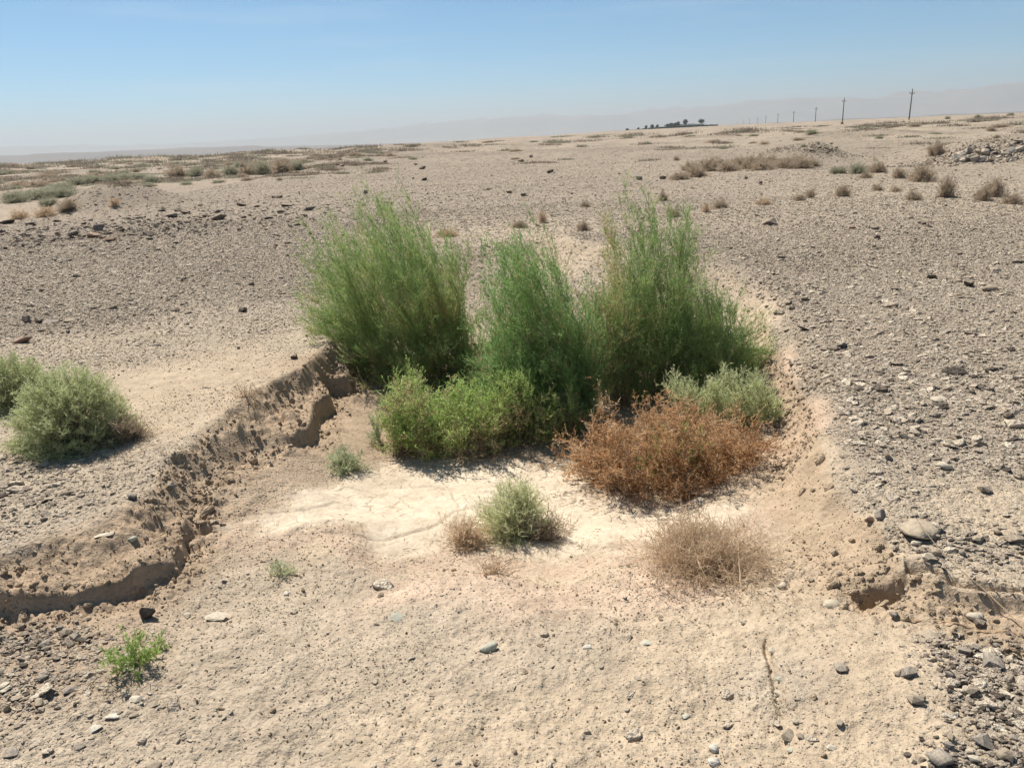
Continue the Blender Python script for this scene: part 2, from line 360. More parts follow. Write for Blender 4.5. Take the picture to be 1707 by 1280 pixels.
#  px, py, gravel cover, silt, soil colour
ZONES = Field([
    (60, 1240, .45, 0, *TAN), (60, 1100, .6, 0, *CLOD), (250, 1200, .35, 0, *TAN), (450, 1150, .25, 0, *TAN), (450, 1020, .25, 0, *TAN), (700, 1230, .22, 0, *SAND),
    (700, 1080, .25, .1, *TAN), (700, 1000, .22, .1, *TAN), (950, 1200, .20, 0, *SAND), (950, 1050, .25, .1, *TAN), (1150, 1200, .15, 0, *SAND), (1150, 1050, .14, .2, *SAND),
    (700, 950, .05, .7, *RED), (900, 950, .05, .8, *RED), (1100, 950, .05, .8, *RED), (560, 930, .2, .3, *TAN), (420, 940, .25, 0, *TAN),
    (650, 850, .0, 0.4, *SAND), (700, 790, .0, 0.4, *SAND), (900, 900, .03, .5, *SAND), (1050, 850, .0, 0.4, *SAND), (1000, 880, .0, 0.4, *SAND), (550, 870, .05, .6, *SAND), (800, 840, 0, 0.4, *SAND),
    (450, 830, .1, .1, *CLOD), (520, 790, .08, .1, *SAND), (430, 770, .15, 0, *CLOD), (250, 900, .2, 0, *CLOD), (150, 970, .1, 0, *CLOD), (480, 690, .12, 0, *CLOD), (540, 620, .15, 0, *CLOD),
    (700, 650, .0, 0, *CLOD), (900, 600, .0, 0, *CLOD), (1100, 650, .0, 0, *CLOD),
    (1260, 860, .04, .2, *SAND), (1330, 760, .03, .1, *SAND), (1340, 880, .06, .1, *SAND), (1400, 900, .12, 0, *SAND), (1300, 1000, .12, .1, *SAND), (1350, 700, .05, 0, *RED), (1310, 600, .1, 0, *RED), (1440, 960, .1, 0, *SAND),
    (1280, 520, .3, 0, *SAND), (1400, 1050, .05, 0, *SAND), (1450, 1150, .05, 0, *SAND), (1400, 1230, .06, 0, *SAND), (1320, 1150, .35, 0, *TAN), (1550, 1230, .25, 0, *SAND), (1560, 1050, .3, 0, *SAND),
    (1660, 1200, .7, 0, *TAN), (1680, 1100, .8, 0, *TAN), (1620, 1060, .4, 0, *SAND), (1560, 930, .65, 0, *TAN), (1640, 890, .35, 0, *SAND), (1480, 860, .6, 0, *TAN),
    (1450, 760, .85, 0, *GREY), (1600, 760, .85, 0, *GREY), (1680, 680, 1, 0, *GREY), (1500, 640, 1, 0, *GREY), (1420, 660, .9, 0, *GREY), (1600, 520, 1, 0, *GREY), (1400, 500, .9, 0, *GREY), (1350, 560, .8, 0, *TAN), (1500, 420, 1, 0, *GREY), (1300, 420, .8, 0, *GREY),
    (1050, 420, .6, 0, *TAN), (930, 420, .4, 0, *SAND), (830, 430, .6, 0, *TAN), (800, 330, .9, 0, *GREY), (1100, 330, .8, 0, *GREY), (1500, 340, .8, 0, *TAN),
    (450, 480, .9, 0, *GREY), (300, 420, 1, 0, *GREY), (100, 420, 1, 0, *DIM), (150, 520, .9, 0, *GREY), (400, 560, .6, 0, *TAN), (250, 600, .55, 0, *TAN), (420, 620, .25, 0, *SAND), (480, 600, .3, 0, *TAN),
    (250, 680, .2, 0, *SAND), (320, 640, .2, 0, *SAND), (270, 740, .25, 0, *SAND), (100, 800, .6, 0, *TAN), (200, 800, .45, 0, *TAN), (60, 860, .7, 0, *TAN), (160, 850, .6, 0, *TAN), (60, 700, .4, 0, *TAN), (280, 790, .4, 0, *TAN), (380, 680, .25, 0, *SAND),
    (600, 300, .9, 0, *GREY), (300, 330, .9, 0, *GREY), (60, 340, .5, 0, *GREY), (200, 290, .8, 0, *DIM), (900, 270, .9, 0, *GREY), (1200, 240, .8, 0, *TAN), (1500, 215, .7, 0, *TAN), (400, 270, .8, 0, *DIM), (650, 240, .5, 0, *GREY), (1000, 235, .6, 0, *GREY), (30, 290, .7, 0, *DIM)], 2.2, -0.08)

SILTP = PX([(395, 912), (470, 872), (540, 815), (600, 770), (700, 745), (940, 755), (1010, 810), (1130, 838), (1250, 868), (1210, 896), (1120, 915), (1010, 908), (930, 930), (830, 936), (740, 922), (640, 938), (560, 905), (480, 918)], -0.27)
def zones(x, y):
    zf = np.concatenate([ZONES(x[k:k + 200000], y[k:k + 200000]) for k in range(0, len(x), 200000)])
    m = (np.hypot(x, y) < 18) & (y > 0)
    if m.any():
        xm, ym = x[m], y[m]; z2 = zf[m]
        ins = poly_sd(xm + .06 * vnoise(xm * 3, ym * 3, 4), ym, RIM)
        k = smooth((-ins - .02) / .14) * smooth((xm - .8) / .3) * smooth((ym - 3.0) / .4) * (1 - smooth((np.hypot(xm, ym) - 10) / 6))
        z2[:, 0] = np.maximum(z2[:, 0], .95 * k); z2[:, 2:5] += (np.array(GREY) - z2[:, 2:5]) * (k * .85)[:, None]
        w_ = .10 * fbm(xm, ym, 3.5, 4, 14, .55)
        sd_ = poly_sd(xm + w_, ym + w_ * .8, SILTP); q = smooth((sd_ + .06) / .12); edge = np.exp(-((sd_ + .10) / .09) ** 2) * (1 - q) * (ym < 3.2)
        z2[:, 1] = z2[:, 1] * .3 * (1 - q) + q; z2[:, 0] *= (1 - q)
        z2[:, 2:5] += (np.array(SILT) - z2[:, 2:5]) * q[:, None]
        z2[:, 2:5] += (np.array(RED) - z2[:, 2:5]) * (edge * .8)[:, None]
        zf[m] = z2
    return zf

def build_ground():
    a0 = R(47)
    th = np.concatenate([np.linspace(-a0, a0, 1240), np.linspace(a0, 2 * math.pi - a0, 72)[1:-1]])
    rr = np.concatenate([[0.15, .4, .65], np.geomspace(.9, 12, 880), np.geomspace(12, 150, 300)[1:], np.geomspace(150, 30000, 130)[1:]])
    T, RR = np.meshgrid(th, rr); x = (RR * np.sin(T)).ravel(); y = (RR * np.cos(T)).ravel()
    z, rub, ins = terrain(x, y)
    nr, nc = RR.shape
    i = np.arange((nr - 1) * nc).reshape(nr - 1, nc); j = np.roll(i, -1, axis=1)
    q = np.stack([i, j, j + nc, i + nc], -1)[:, :, ::-1].ravel()
    V = np.stack([x, y, z], -1)
    me = mesh_from('ground', V, q, 4, ground_material())
    zf = zones(x, y)
    g, s, col = zf[:, 0], zf[:, 1], zf[:, 2:5]
    col = col * (1 - rub[:, None] * .7) + np.array((.41, .305, .21)) * rub[:, None] * .7
    wash = smooth((poly_sd(x, y, LOW)) / 3)
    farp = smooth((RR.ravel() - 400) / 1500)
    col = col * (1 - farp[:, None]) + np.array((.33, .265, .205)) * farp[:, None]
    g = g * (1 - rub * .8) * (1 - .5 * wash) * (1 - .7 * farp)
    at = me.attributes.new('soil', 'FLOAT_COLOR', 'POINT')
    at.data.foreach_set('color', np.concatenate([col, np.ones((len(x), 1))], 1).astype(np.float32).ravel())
    for nm, v in (('gravel', g), ('silt', s), ('reach', RR.ravel())):
        at = me.attributes.new(nm, 'FLOAT', 'POINT'); at.data.foreach_set('value', v.astype(np.float32))
    o = link('ground', me, kind='structure')
    return o
build_ground()

# ------------------------------------------------------------ far ranges
def rock_far_mat(name, c1, c2):
    m, n, b, o = new_mat(name)
    tc = N(n, 'ShaderNodeTexCoord'); x = N(n, 'ShaderNodeTexNoise'); x.inputs['Scale'].default_value = .004; x.inputs['Detail'].default_value = 8
    n.links.new(tc.outputs['Object'], x.inputs['Vector']); n.links.new(mixc(n, x.outputs['Fac'], c1, c2), b.inputs['Base Color']); return m
def ranges(name, prof, r0, r1, zb, mat, rough=.25, step=False, seed=5):
    pa = []; ph = []
    for px, py in prof:
        d = raydir(px, py); pa.append(math.atan2(d[0], d[1])); ph.append(max(0, CAM_H + d[2] / math.hypot(d[0], d[1]) * (r0 * .6 + r1 * .4) - zb))
    th = np.linspace(-1.15, 1.15, 700); rr = np.linspace(r0, r1, 40)
    T, RR = np.meshgrid(th, rr); u = (RR - r0) / (r1 - r0)
    hgt = np.interp(T, pa, ph)
    x = RR * np.sin(T); y = RR * np.cos(T)
    sh = np.clip(u / .4, 0, 1) * np.clip((1 - u) / .5, 0, 1)
    sh = smooth(sh) if not step else np.clip(sh * 1.7, 0, 1) ** .7
    z = zb - 25 * (u <= 0) - 25 * (u >= 1) + hgt * sh * (1 + rough * fbm(x / r1, y / r1, 22, 5, seed) * (1 - .75 * np.exp(-((u - .4) / .12) ** 2)))
    z[hgt < 1] = zb - 25
    nr, nc = x.shape; i = np.arange((nr - 1) * nc).reshape(nr - 1, nc)[:, :-1]
    q = np.stack([i, i + nc, i + nc + 1, i + 1], -1)[:, :, ::-1].ravel()
    link(name, mesh_from(name, np.stack([x.ravel(), y.ravel(), z.ravel()], -1), q, 4, mat), kind='structure')
ranges('mountains', [(-900, 238), (-200, 246), (200, 244), (330, 239), (480, 229), (600, 219), (700, 209), (800, 200), (870, 196), (960, 194), (1040, 191), (1120, 185), (1200, 178),
        (1260, 171), (1320, 164), (1400, 163), (1460, 166), (1530, 161), (1590, 151), (1660, 143), (1740, 139), (1850, 132), (2100, 140), (2600, 150)], 8300, 11800, -75,
       rock_far_mat('mountain_rock', (.20, .15, .13), (.30, .24, .20)), .28)
ranges('hills', [(-700, 262), (-100, 262), (0, 260.5), (45, 260), (60, 257.5), (150, 255), (200, 252), (290, 250), (300, 248.5), (350, 246.5), (400, 245), (408, 243.5), (425, 243), (440, 244.5), (520, 243.5), (620, 241.5), (700, 239),
        (800, 235), (900, 229), (1000, 221), (1100, 214), (1300, 205), (1500, 196), (1800, 183)], 3600, 4600, -58,
       rock_far_mat('hill_rock', (.13, .10, .085), (.20, .155, .125)), .1, True, 19)

# ------------------------------------------------------------ haze
def build_haze():
    bm = bmesh.new(); bmesh.ops.create_cube(bm, size=1)
    for v in bm.verts: v.co = Vector((v.co.x * 64000, v.co.y * 64000, -150 if v.co.z < 0 else 385))
    me = bpy.data.meshes.new('haze'); bm.to_mesh(me); bm.free()
    m = bpy.data.materials.new('haze'); m.use_nodes = True; n = m.node_tree; n.nodes.clear()
    o = n.nodes.new('ShaderNodeOutputMaterial'); v = n.nodes.new('ShaderNodeVolumePrincipled')
    v.inputs['Color'].default_value = (.55, .61, .65, 1); v.inputs['Density'].default_value = 1.8e-4
    v.inputs['Anisotropy'].default_value = .25
    n.links.new(v.outputs[0], o.inputs['Volume']); me.materials.append(m)
    link('haze', me, kind='stuff')
build_haze()

#OBJECTS
# ------------------------------------------------------------ loose stones
def tag(o, label=None, cat=None, group=None, kind=None):
    if label: o['label'] = label
    if cat: o['category'] = cat
    if group: o['group'] = group
    if kind: o['kind'] = kind
    return o

def stone_material(name, stops, attr=None, fixed=.5, bumpd=.004):
    m, n, b, o = new_mat(name)
    tc = N(n, 'ShaderNodeTexCoord')
    if attr: t = N(n, 'ShaderNodeAttribute', attribute_name=attr, attribute_type='INSTANCER').outputs['Fac']
    else: t = N(n, 'ShaderNodeObjectInfo').outputs['Random']
    c = ramp(n, t, stops)
    x = N(n, 'ShaderNodeTexNoise'); x.inputs['Scale'].default_value = 3.0 if attr else 14; x.inputs['Detail'].default_value = 6
    n.links.new(tc.outputs['Object'], x.inputs['Vector'])
    c = mixc(n, 1.0, c, ramp(n, x.outputs['Fac'], [(.3, (.72, .71, .70)), (.7, (1.2, 1.18, 1.15))]), 'MULTIPLY')
    # dust settled on upward faces of the stone
    if not attr:
        ge = N(n, 'ShaderNodeNewGeometry'); sx = N(n, 'ShaderNodeSeparateXYZ'); n.links.new(ge.outputs['Normal'], sx.inputs[0])
        x2 = N(n, 'ShaderNodeTexNoise'); x2.inputs['Scale'].default_value = 5; x2.inputs['Detail'].default_value = 5; n.links.new(tc.outputs['Object'], x2.inputs['Vector'])
        du = mth(n, 'MULTIPLY', mrange(n, sx.outputs[2], .1, .9, 0, .75), mrange(n, x2.outputs['Fac'], .35, .6))
        c = mixc(n, du, c, (.44, .36, .26))
    n.links.new(c, b.inputs['Base Color'])
    bp = N(n, 'ShaderNodeBump'); bp.inputs['Distance'].default_value = bumpd if not attr else .15; bp.inputs['Strength'].default_value = .6
    n.links.new(x.outputs['Fac'], bp.inputs['Height']); n.links.new(bp.outputs[0], b.inputs['Normal'])
    return m

def hull_mesh(name, seed, flat=.45, npts=16, mat=None, rounded=False):
    r = random.Random(seed); bm = bmesh.new()
    for i in range(npts):
        v = Vector((r.gauss(0, 1), r.gauss(0, 1), r.gauss(0, 1))).normalized() * r.uniform(.8, 1)
        bm.verts.new((v.x, v.y * r.uniform(.65, .95), v.z * flat))
    res = bmesh.ops.convex_hull(bm, input=bm.verts)
    bmesh.ops.delete(bm, geom=[g for g in res['geom_interior'] if isinstance(g, bmesh.types.BMVert)], context='VERTS')
    if rounded:
        bmesh.ops.bevel(bm, geom=bm.edges[:], offset=.12, segments=2, affect='EDGES', clamp_overlap=True)
    me = bpy.data.meshes.new(name); bm.to_mesh(me); bm.free()
    if rounded:
        me.polygons.foreach_set('use_smooth', [True] * len(me.polygons))
    if mat: me.materials.append(mat)
    return me

def scatter(name, pts, scl, rot, tone, protos, kind='stuff'):
    """one stuff object: stones instanced on points"""
    col = bpy.data.collections.new(name + '_kinds')
    for i, me in enumerate(protos):
        o = bpy.data.objects.new('stone_kind', me); col.objects.link(o)
    n = len(pts); me = bpy.data.meshes.new(name)
    me.vertices.add(n); me.vertices.foreach_set('co', np.asarray(pts, np.float32).ravel())
    for nm, tp, key, v in (('scl', 'FLOAT_VECTOR', 'vector', scl), ('rot', 'FLOAT_VECTOR', 'vector', rot), ('tone', 'FLOAT', 'value', tone)):
        a = me.attributes.new(nm, tp, 'POINT'); a.data.foreach_set(key, np.asarray(v, np.float32).ravel())
    ng = bpy.data.node_groups.new(name, 'GeometryNodeTree')
    ng.interface.new_socket('Geometry', in_out='INPUT', socket_type='NodeSocketGeometry')
    ng.interface.new_socket('Geometry', in_out='OUTPUT', socket_type='NodeSocketGeometry')
    gi = ng.nodes.new('NodeGroupInput'); go = ng.nodes.new('NodeGroupOutput')
    ci = ng.nodes.new('GeometryNodeCollectionInfo'); ci.inputs['Collection'].default_value = col
    ci.inputs['Separate Children'].default_value = True; ci.inputs['Reset Children'].default_value = True
    ip = ng.nodes.new('GeometryNodeInstanceOnPoints'); ip.inputs['Pick Instance'].default_value = True
    rv = ng.nodes.new('FunctionNodeRandomValue'); rv.data_type = 'INT'
    [s for s in rv.inputs if s.name == 'Max' and s.type == 'INT'][0].default_value = len(protos) - 1
    a1 = ng.nodes.new('GeometryNodeInputNamedAttribute'); a1.data_type = 'FLOAT_VECTOR'; a1.inputs[0].default_value = 'scl'
    a2 = ng.nodes.new('GeometryNodeInputNamedAttribute'); a2.data_type = 'FLOAT_VECTOR'; a2.inputs[0].default_value = 'rot'
    L = ng.links.new
    L(gi.outputs[0], ip.inputs['Points']); L(ci.outputs[0], ip.inputs['Instance'])
    L([s for s in rv.outputs if s.type == 'INT'][0], ip.inputs['Instance Index'])
    L(a1.outputs[0], ip.inputs['Scale']); L(a2.outputs[0], ip.inputs['Rotation']); L(ip.outputs[0], go.inputs[0])
    o = link(name, me, kind=kind)
    md = o.modifiers.new('scatter', 'NODES'); md.node_group = ng
    return o

def cand(n, r0, r1, a=R(46), pw=0.0):
    """candidate places, even per square metre when pw=0, denser near the camera as pw rises"""
    u = rng.random(n)
    if pw == 0: r = np.sqrt(r0 * r0 + u * (r1 * r1 - r0 * r0))
    else: r = r0 * (r1 / r0) ** u
    t = rng.uniform(-a, a, n); return r * np.sin(t), r * np.cos(t)

mat_peb = stone_material('pebble', PEB, 'tone')
protos = [hull_mesh('pebble', 100 + i, .30 + .05 * (i % 5), 12 + i % 6, mat_peb, rounded=(i % 3 != 0)) for i in range(10)]
def place(n, r0, r1, smin, smax, cover, pw=0.0, sink=.25, tone_f=None, tilt=.25, zone=None):
    x, y = cand(n, r0, r1, pw=pw)
    zf = zones(x, y); z, rub, ins = terrain(x, y)
    keep = rng.random(n) < (zone(zf, rub, ins, x, y) if zone else zf[:, 0] * cover)
    x, y, z = x[keep], y[keep], z[keep]; k = len(x)
    s = smin * (smax / smin) ** (rng.random(k) ** 1.7)
    sc3 = np.stack([s * rng.uniform(.8, 1.35, k), s * rng.uniform(.7, 1.1, k), s * rng.uniform(.6, 1.1, k)], -1) * .5
    rt = np.stack([rng.normal(0, tilt, k), rng.normal(0, tilt, k), rng.uniform(0, 6.28, k)], -1)
    tn = tone_f(k, x, y, s) if tone_f else rng.beta(2.0, 2.2, k)
    lg = np.clip(1 - zf[keep][:, 0] * 1.4, 0, 1); tn = tn * (1 - .5 * lg) + .42 * lg
    return np.stack([x, y, z + sc3[:, 2] * (.45 - sink) * .6], -1), sc3, rt, tn
def tone_plateau(k, x, y, s):
    t = rng.beta(2.2, 2.0, k) + .12 * vnoise(x * .6, y * .6, 91) - .05
    return np.clip(t, 0, 1)
zp = lambda zf, rub, ins, x, y: zf[:, 0] ** 1.3 * (1 - rub) * (.9 + .35 * vnoise(x * 1.3, y * 1.3, 55)) * 1.1
def heap_set(n, px, py, sx, sy, smin, smax, dk=None):
    g = G(px, py); x = rng.normal(g.x, sx, n); y = rng.normal(g.y, sy, n); z = terrain(x, y)[0]; q = rng.uniform(smin, smax, n)
    return np.stack([x, y, z + q * .1], -1), np.stack([q * .5, q * .42, q * (.7 if dk is None else .35)], -1), rng.normal(0, .6 if dk is None else .3, (n, 3)), (rng.beta(1.6, 2, n) if dk is None else rng.beta(1.3, dk, n))
sets = [place(760000, 1.2, 13, .010, .030, 1, tone_f=tone_plateau, zone=lambda zf, rub, ins, x, y: zp(zf, rub, ins, x, y) * np.clip(zf[:, 0] * 1.5 - .1, .08, 1) * (1 - smooth((np.hypot(x, y) - 7) / 6))),
        place(120000, 1.2, 17, .022, .050, 1, tone_f=tone_plateau, zone=lambda zf, rub, ins, x, y: zp(zf, rub, ins, x, y) * np.clip(zf[:, 0] * 1.5 - .35, .04, 1)),
        place(42000, 1.4, 40, .04, .09, 1, tone_f=tone_plateau, pw=1, zone=lambda zf, rub, ins, x, y: zp(zf, rub, ins, x, y) * np.clip(zf[:, 0] * 1.6 - .75, 0.02, .6)),
        place(330000, 7.5, 70, .022, .058, 1, tone_f=lambda k, x, y, s: np.clip(rng.beta(2, 2.2, k) - .06, 0, 1), pw=1, zone=lambda zf, rub, ins, x, y: np.clip(zf[:, 0] * 1.2, .35, 1) * smooth((np.hypot(x, y) - 7) / 5) * .7),
        heap_set(420, 120, 392, 1.6, 1.1, .05, .15, 9), heap_set(260, 260, 375, 1.6, 1.6, .05, .13, 9), heap_set(160, 440, 360, 2.2, 2.2, .05, .13, 9), heap_set(120, 620, 330, 3, 3, .05, .11, 7),
        heap_set(520, 1650, 1105, .10, .07, .010, .034, 3), heap_set(420, 1680, 1190, .08, .07, .010, .032, 3), heap_set(320, 1650, 1262, .08, .04, .010, .03, 3), heap_set(260, 1600, 910, .16, .10, .012, .036, 3),
        heap_set(520, 50, 1070, .10, .07, .010, .030, 4), heap_set(260, 40, 1150, .09, .07, .010, .028, 3), heap_set(160, 1335, 620, .05, .35, .02, .05, 3), heap_set(260, 1330, 500, .12, .6, .02, .06, 3),
        heap_set(1100, 1665, 256, 1.8, .55, .05, .16), heap_set(500, 1380, 252, .7, .5, .03, .09),
        place(9000, 4, 90, .07, .15, 1, tone_f=lambda k, x, y, s: rng.beta(1.4, 3.5, k), pw=1, zone=lambda zf, rub, ins, x, y: zp(zf, rub, ins, x, y) * np.clip(zf[:, 0] * 1.6 - .8, 0.0, .35))]
sets.append(place(260000, 1.2, 4.2, .004, .013, 1, tone_f=lambda k, x, y, s: rng.beta(2, 2, k), zone=lambda zf, rub, ins, x, y: (1 - zf[:, 1]) * (.16 + .5 * np.clip(vnoise(x * 2.2, y * .8, 15), 0, 1)) * (1 - rub)))
scatter('gravel', *[np.concatenate([a[i] for a in sets]) for i in range(4)], protos)

mat_clod = stone_material('soil_clod', [(0, (.33, .245, .17)), (.5, (.45, .345, .24)), (1, (.56, .45, .32))], 'tone')
cprot = [hull_mesh('clod', 200 + i, .7, 16, mat_clod, rounded=True) for i in range(6)]
sets = [place(210000, 1.2, 7, .005, .014, 1, sink=.2, tilt=1.0, zone=lambda zf, rub, ins, x, y: np.clip((1 - zf[:, 1]) * .38 * (.5 + vnoise(x * 2, y * 2, 5)) * (zf[:, 0] < .6) + rub ** 1.5 * .35, 0, 1)),
        place(170000, 1.6, 9, .016, .042, 1, sink=.3, tilt=1.0, zone=lambda zf, rub, ins, x, y: np.clip(rub ** 2.2 * (ins > -.02) * .55 * (.4 + vnoise(x * 3, y * 3, 8)) + .006 * (1 - zf[:, 1]), 0, 1)),
        place(16000, 2, 8, .04, .085, 1, sink=.35, tilt=1.0, zone=lambda zf, rub, ins, x, y: rub ** 2.5 * (ins > 0) * .28 * (.6 + vnoise(x * 2.5, y * 2.5, 8)))]
scatter('crumbled_soil', *[np.concatenate([a[i] for a in sets]) for i in range(4)], cprot)

# ------------------------------------------------------------ single stones
DARK = [(0, (.08, .066, .058)), (.5, (.135, .108, .09)), (1, (.20, .16, .13))]
MID = [(0, (.22, .18, .14)), (1, (.34, .28, .21))]
PALE = [(0, (.50, .44, .34)), (1, (.60, .55, .45))]
smat = {'dark': stone_material('dark_stone', DARK), 'mid': stone_material('brown_stone', MID), 'pale': stone_material('pale_stone', PALE),
        'slate': stone_material('slate_stone', [(0, (.17, .155, .145)), (1, (.25, .225, .20))]),
        'green': stone_material('greenish_stone', [(0, (.43, .46, .38)), (1, (.50, .53, .45))]),
        'white': stone_material('white_stone', [(0, (.66, .63, .56)), (1, (.72, .70, .64))]),
        'red': stone_material('reddish_stone', [(0, (.22, .13, .095)), (1, (.28, .17, .12))]),
        'rubble': stone_material('rubble_stone', [(0, (.13, .11, .10)), (.4, (.30, .26, .22)), (.75, (.42, .36, .29)), (1, (.55, .50, .43))])}
_sid = [0]
def stone(px, py, wpx, hr, mat, label, group=None, flat=.5, yaw=None, name='stone', rounded=False, sink=.2, aspect=.8, tilt=.12, shared=None, npts=None):
    """wpx: width in the photo's pixels; hr: height / width of the thing"""
    p = G(px, py); _sid[0] += 1; r = random.Random(_sid[0] * 7 + 1)
    d = (p - Vector((0, 0, CAM_H))).length; wd = wpx * d / FPX * (.8 if group and 'right edge' in group else 1)
    if shared is not None: me = shared
    else: me = hull_mesh(name, 500 + _sid[0], flat, npts or 15 + _sid[0] % 6, smat[mat], rounded)
    o = bpy.data.objects.new(name, me); sc.collection.objects.link(o)
    hx = wd / 2 / .97
    o.scale = (hx, hx * aspect / .8, hx * hr / flat)
    o.rotation_euler = (r.gauss(0, tilt), r.gauss(0, tilt), yaw if yaw is not None else r.gauss(0, .35))
    o.location = p + Vector((0, 0, hx * hr * (1 - 2 * sink)))
    return tag(o, label, 'stone', group)
S = stone
S(1615, 478, 18, .85, 'dark', 'black pointed stone beside the smooth tan stone on the right gravel', flat=.8)
S(1648, 484, 29, .38, 'mid', 'smooth rounded tan brown stone beside a black pointed stone', rounded=True)
S(1458, 382, 17, .7, 'dark', 'dark brown blocky stone on the right gravel beside a rusty one', flat=.7)
S(1462, 398, 11, .8, 'dark', 'small black stone just in front of a dark blocky stone on the right', flat=.7)
S(1421, 381, 13, .5, 'red', 'small rusty brown stone left of the dark blocky stone')
S(1283, 374, 31, .38, 'dark', 'wide low black stone behind the tall right shrub, with crumbs beside it', flat=.45)
S(1403, 580, 20, .6, 'slate', 'slate grey wedge stone near the right rim of the ditch', flat=.6)
S(1566, 667, 34, .22, 'pale', 'pale cream flat stone farther back in the right gravel', rounded=True, sink=.35)
S(1573, 778, 30, .4, 'pale', 'pale cream rounded stone in the middle of the right gravel', rounded=True, sink=.3)
S(1532, 886, 64, .26, 'mid', 'large oval grey brown conglomerate slab lying on the right bank', rounded=True, sink=.28, flat=.30, aspect=1.1, tilt=.02, yaw=0, npts=44)
S(1467, 864, 26, .7, 'slate', 'dark grey broken stone left of the big oval slab', flat=.7)
S(1449, 869, 20, .55, 'red', 'purplish stone at the left end of the dark pair by the oval slab')
S(1641, 818, 22, .5, 'mid', 'brown triangular stone beyond the big oval slab')
S(1692, 902, 32, .38, 'dark', 'long dark stone at the right edge of the photo beyond the ledge')
S(1391, 923, 14, .65, 'mid', 'small brown stone alone on the sandy right slope', flat=.6)
S(1400, 959, 13, .7, 'slate', 'small grey round stone on the sandy right slope above the hole', rounded=True, flat=.7)
S(1352, 968, 14, .5, 'mid', 'small tan stone left of the grey round stone on the sandy slope')
S(1388, 1010, 34, .5, 'pale', 'large tan rounded stone half buried left of the dark hole', rounded=True, sink=.35)
S(1303, 977, 22, .4, 'pale', 'small tan stone next to the dry twigs of the straw shrub', rounded=True, sink=.3)
S(1492, 1028, 18, .6, 'slate', 'small grey stone at the right end of the dark hole', rounded=True, flat=.6)
S(1401, 1115, 26, .38, 'slate', 'grey elongated stone on the bare sand below the hole', yaw=-.6)
S(1512, 1123, 30, .42, 'slate', 'grey elongated stone at the right of a small brown stone on the sand', yaw=.35)
S(1496, 1124, 13, .7, 'mid', 'small brown stone touching the grey elongated stone', flat=.7)
S(1525, 1171, 28, .55, 'mid', 'grey brown wedge stone on bare sand at the lower right', flat=.55)
S(1537, 1166, 13, .8, 'slate', 'thin dark chip leaning on the grey brown wedge stone', flat=.7)
S(1650, 1108, 46, .42, 'slate', 'largest dark grey stone among the heap of stones at the right edge', flat=.55)
S(1608, 1088, 24, .5, 'slate', 'dark purple stone up and left of the largest grey stone')
S(1580, 1130, 19, .8, 'slate', 'dark rounded stone at the left tip of the right hand stone heap', rounded=True, flat=.7)
S(1590, 1137, 16, .8, 'mid', 'brown round pebble next to the dark rounded stone at the heap tip', rounded=True, flat=.7)
S(1400, 1209, 16, .6, 'slate', 'small grey stone with dark underside on the lower right sand')
S(1386, 1247, 18, .35, 'pale', 'thin pale tan chip near the bottom of the right sand')
S(1566, 1267, 40, .36, 'slate', 'pale grey long stone at the bottom right of the photo', rounded=True)
S(1313, 1230, 28, .6, 'mid', 'grey brown triangular stone sitting on the crack line', flat=.6)
S(1190, 1250, 20, .55, 'white', 'upper of two whitish stones at the bottom edge left of the crack', rounded=True)
S(1190, 1272, 22, .55, 'white', 'lower of two whitish stones at the bottom edge left of the crack', rounded=True)
S(1622, 1158, 26, .6, 'dark', 'dark brown stone low in the right hand stone heap', flat=.6)
S(1640, 1240, 34, .5, 'slate', 'grey blue stone near the bottom right corner heap')
S(1676, 1262, 30, .6, 'dark', 'dark stone at the very bottom right corner', flat=.6)
S(1585, 1232, 14, .7, 'mid', 'small brown stone by the grey blue stone in the corner heap', flat=.6)
S(1625, 1030, 28, .6, 'pale', 'tan rounded boulder-like stone below the shaded ledge', rounded=True, flat=.6)
S(1632, 1043, 18, .8, 'dark', 'dark stone in front of the tan rounded stone below the ledge', flat=.7)
S(1548, 1062, 30, .35, 'mid', 'flat brown stone below and right of the hole', sink=.3)
S(405, 519, 17, .6, 'dark', 'single black stone on open gravel left of the tall green shrub', flat=.7)
S(127, 462, 12, .6, 'dark', 'small black stone alone on the left gravel plain', flat=.7)
S(45, 538, 17, .8, 'dark', 'black upright stone near the left edge with flat stones beside it', flat=.8)
S(38, 571, 30, .35, 'red', 'flat reddish brown stone near the left edge', rounded=True)
S(84, 538, 30, .22, 'slate', 'low purple grey slab right of the black upright stone')
S(115, 536, 20, .35, 'mid', 'brown stone at the right end of the low slabs on the left')
S(490, 598, 14, .8, 'dark', 'small brown triangular stone on pale soil near the left rim', flat=.8)
S(245, 1028, 31, .85, 'dark', 'dark brown upright wedge stone below the left bank', flat=.85, aspect=.6)
S(362, 1030, 46, .16, 'pale', 'long pale cream flat stone right of the dark wedge stone', sink=.1, aspect=.55)
S(815, 1082, 36, .45, 'green', 'pale greenish rounded stone in the middle of the foreground', rounded=True, flat=.55, sink=.3)
S(663, 1030, 26, .12, 'green', 'thin pale green flake upper left of the greenish round stone', sink=.1)
S(980, 1080, 20, .3, 'white', 'small white stone right of the greenish round stone', rounded=True, sink=.3)
S(1078, 1073, 27, .25, 'green', 'pale grey green crust of stone right of the small white stone', sink=.3)
S(1144, 1195, 19, .2, 'green', 'small turquoise tinted round stone in the lower centre', rounded=True, sink=.2)
S(188, 1196, 22, .3, 'white', 'whitish flat stone in the lower left, farther of two', yaw=.3)
S(160, 1216, 20, .35, 'white', 'whitish flat stone in the lower left, nearer of two', yaw=.5)
S(175, 893, 36, .16, 'pale', 'pale flat stone sticking out of the left rim', sink=.1, aspect=.5)
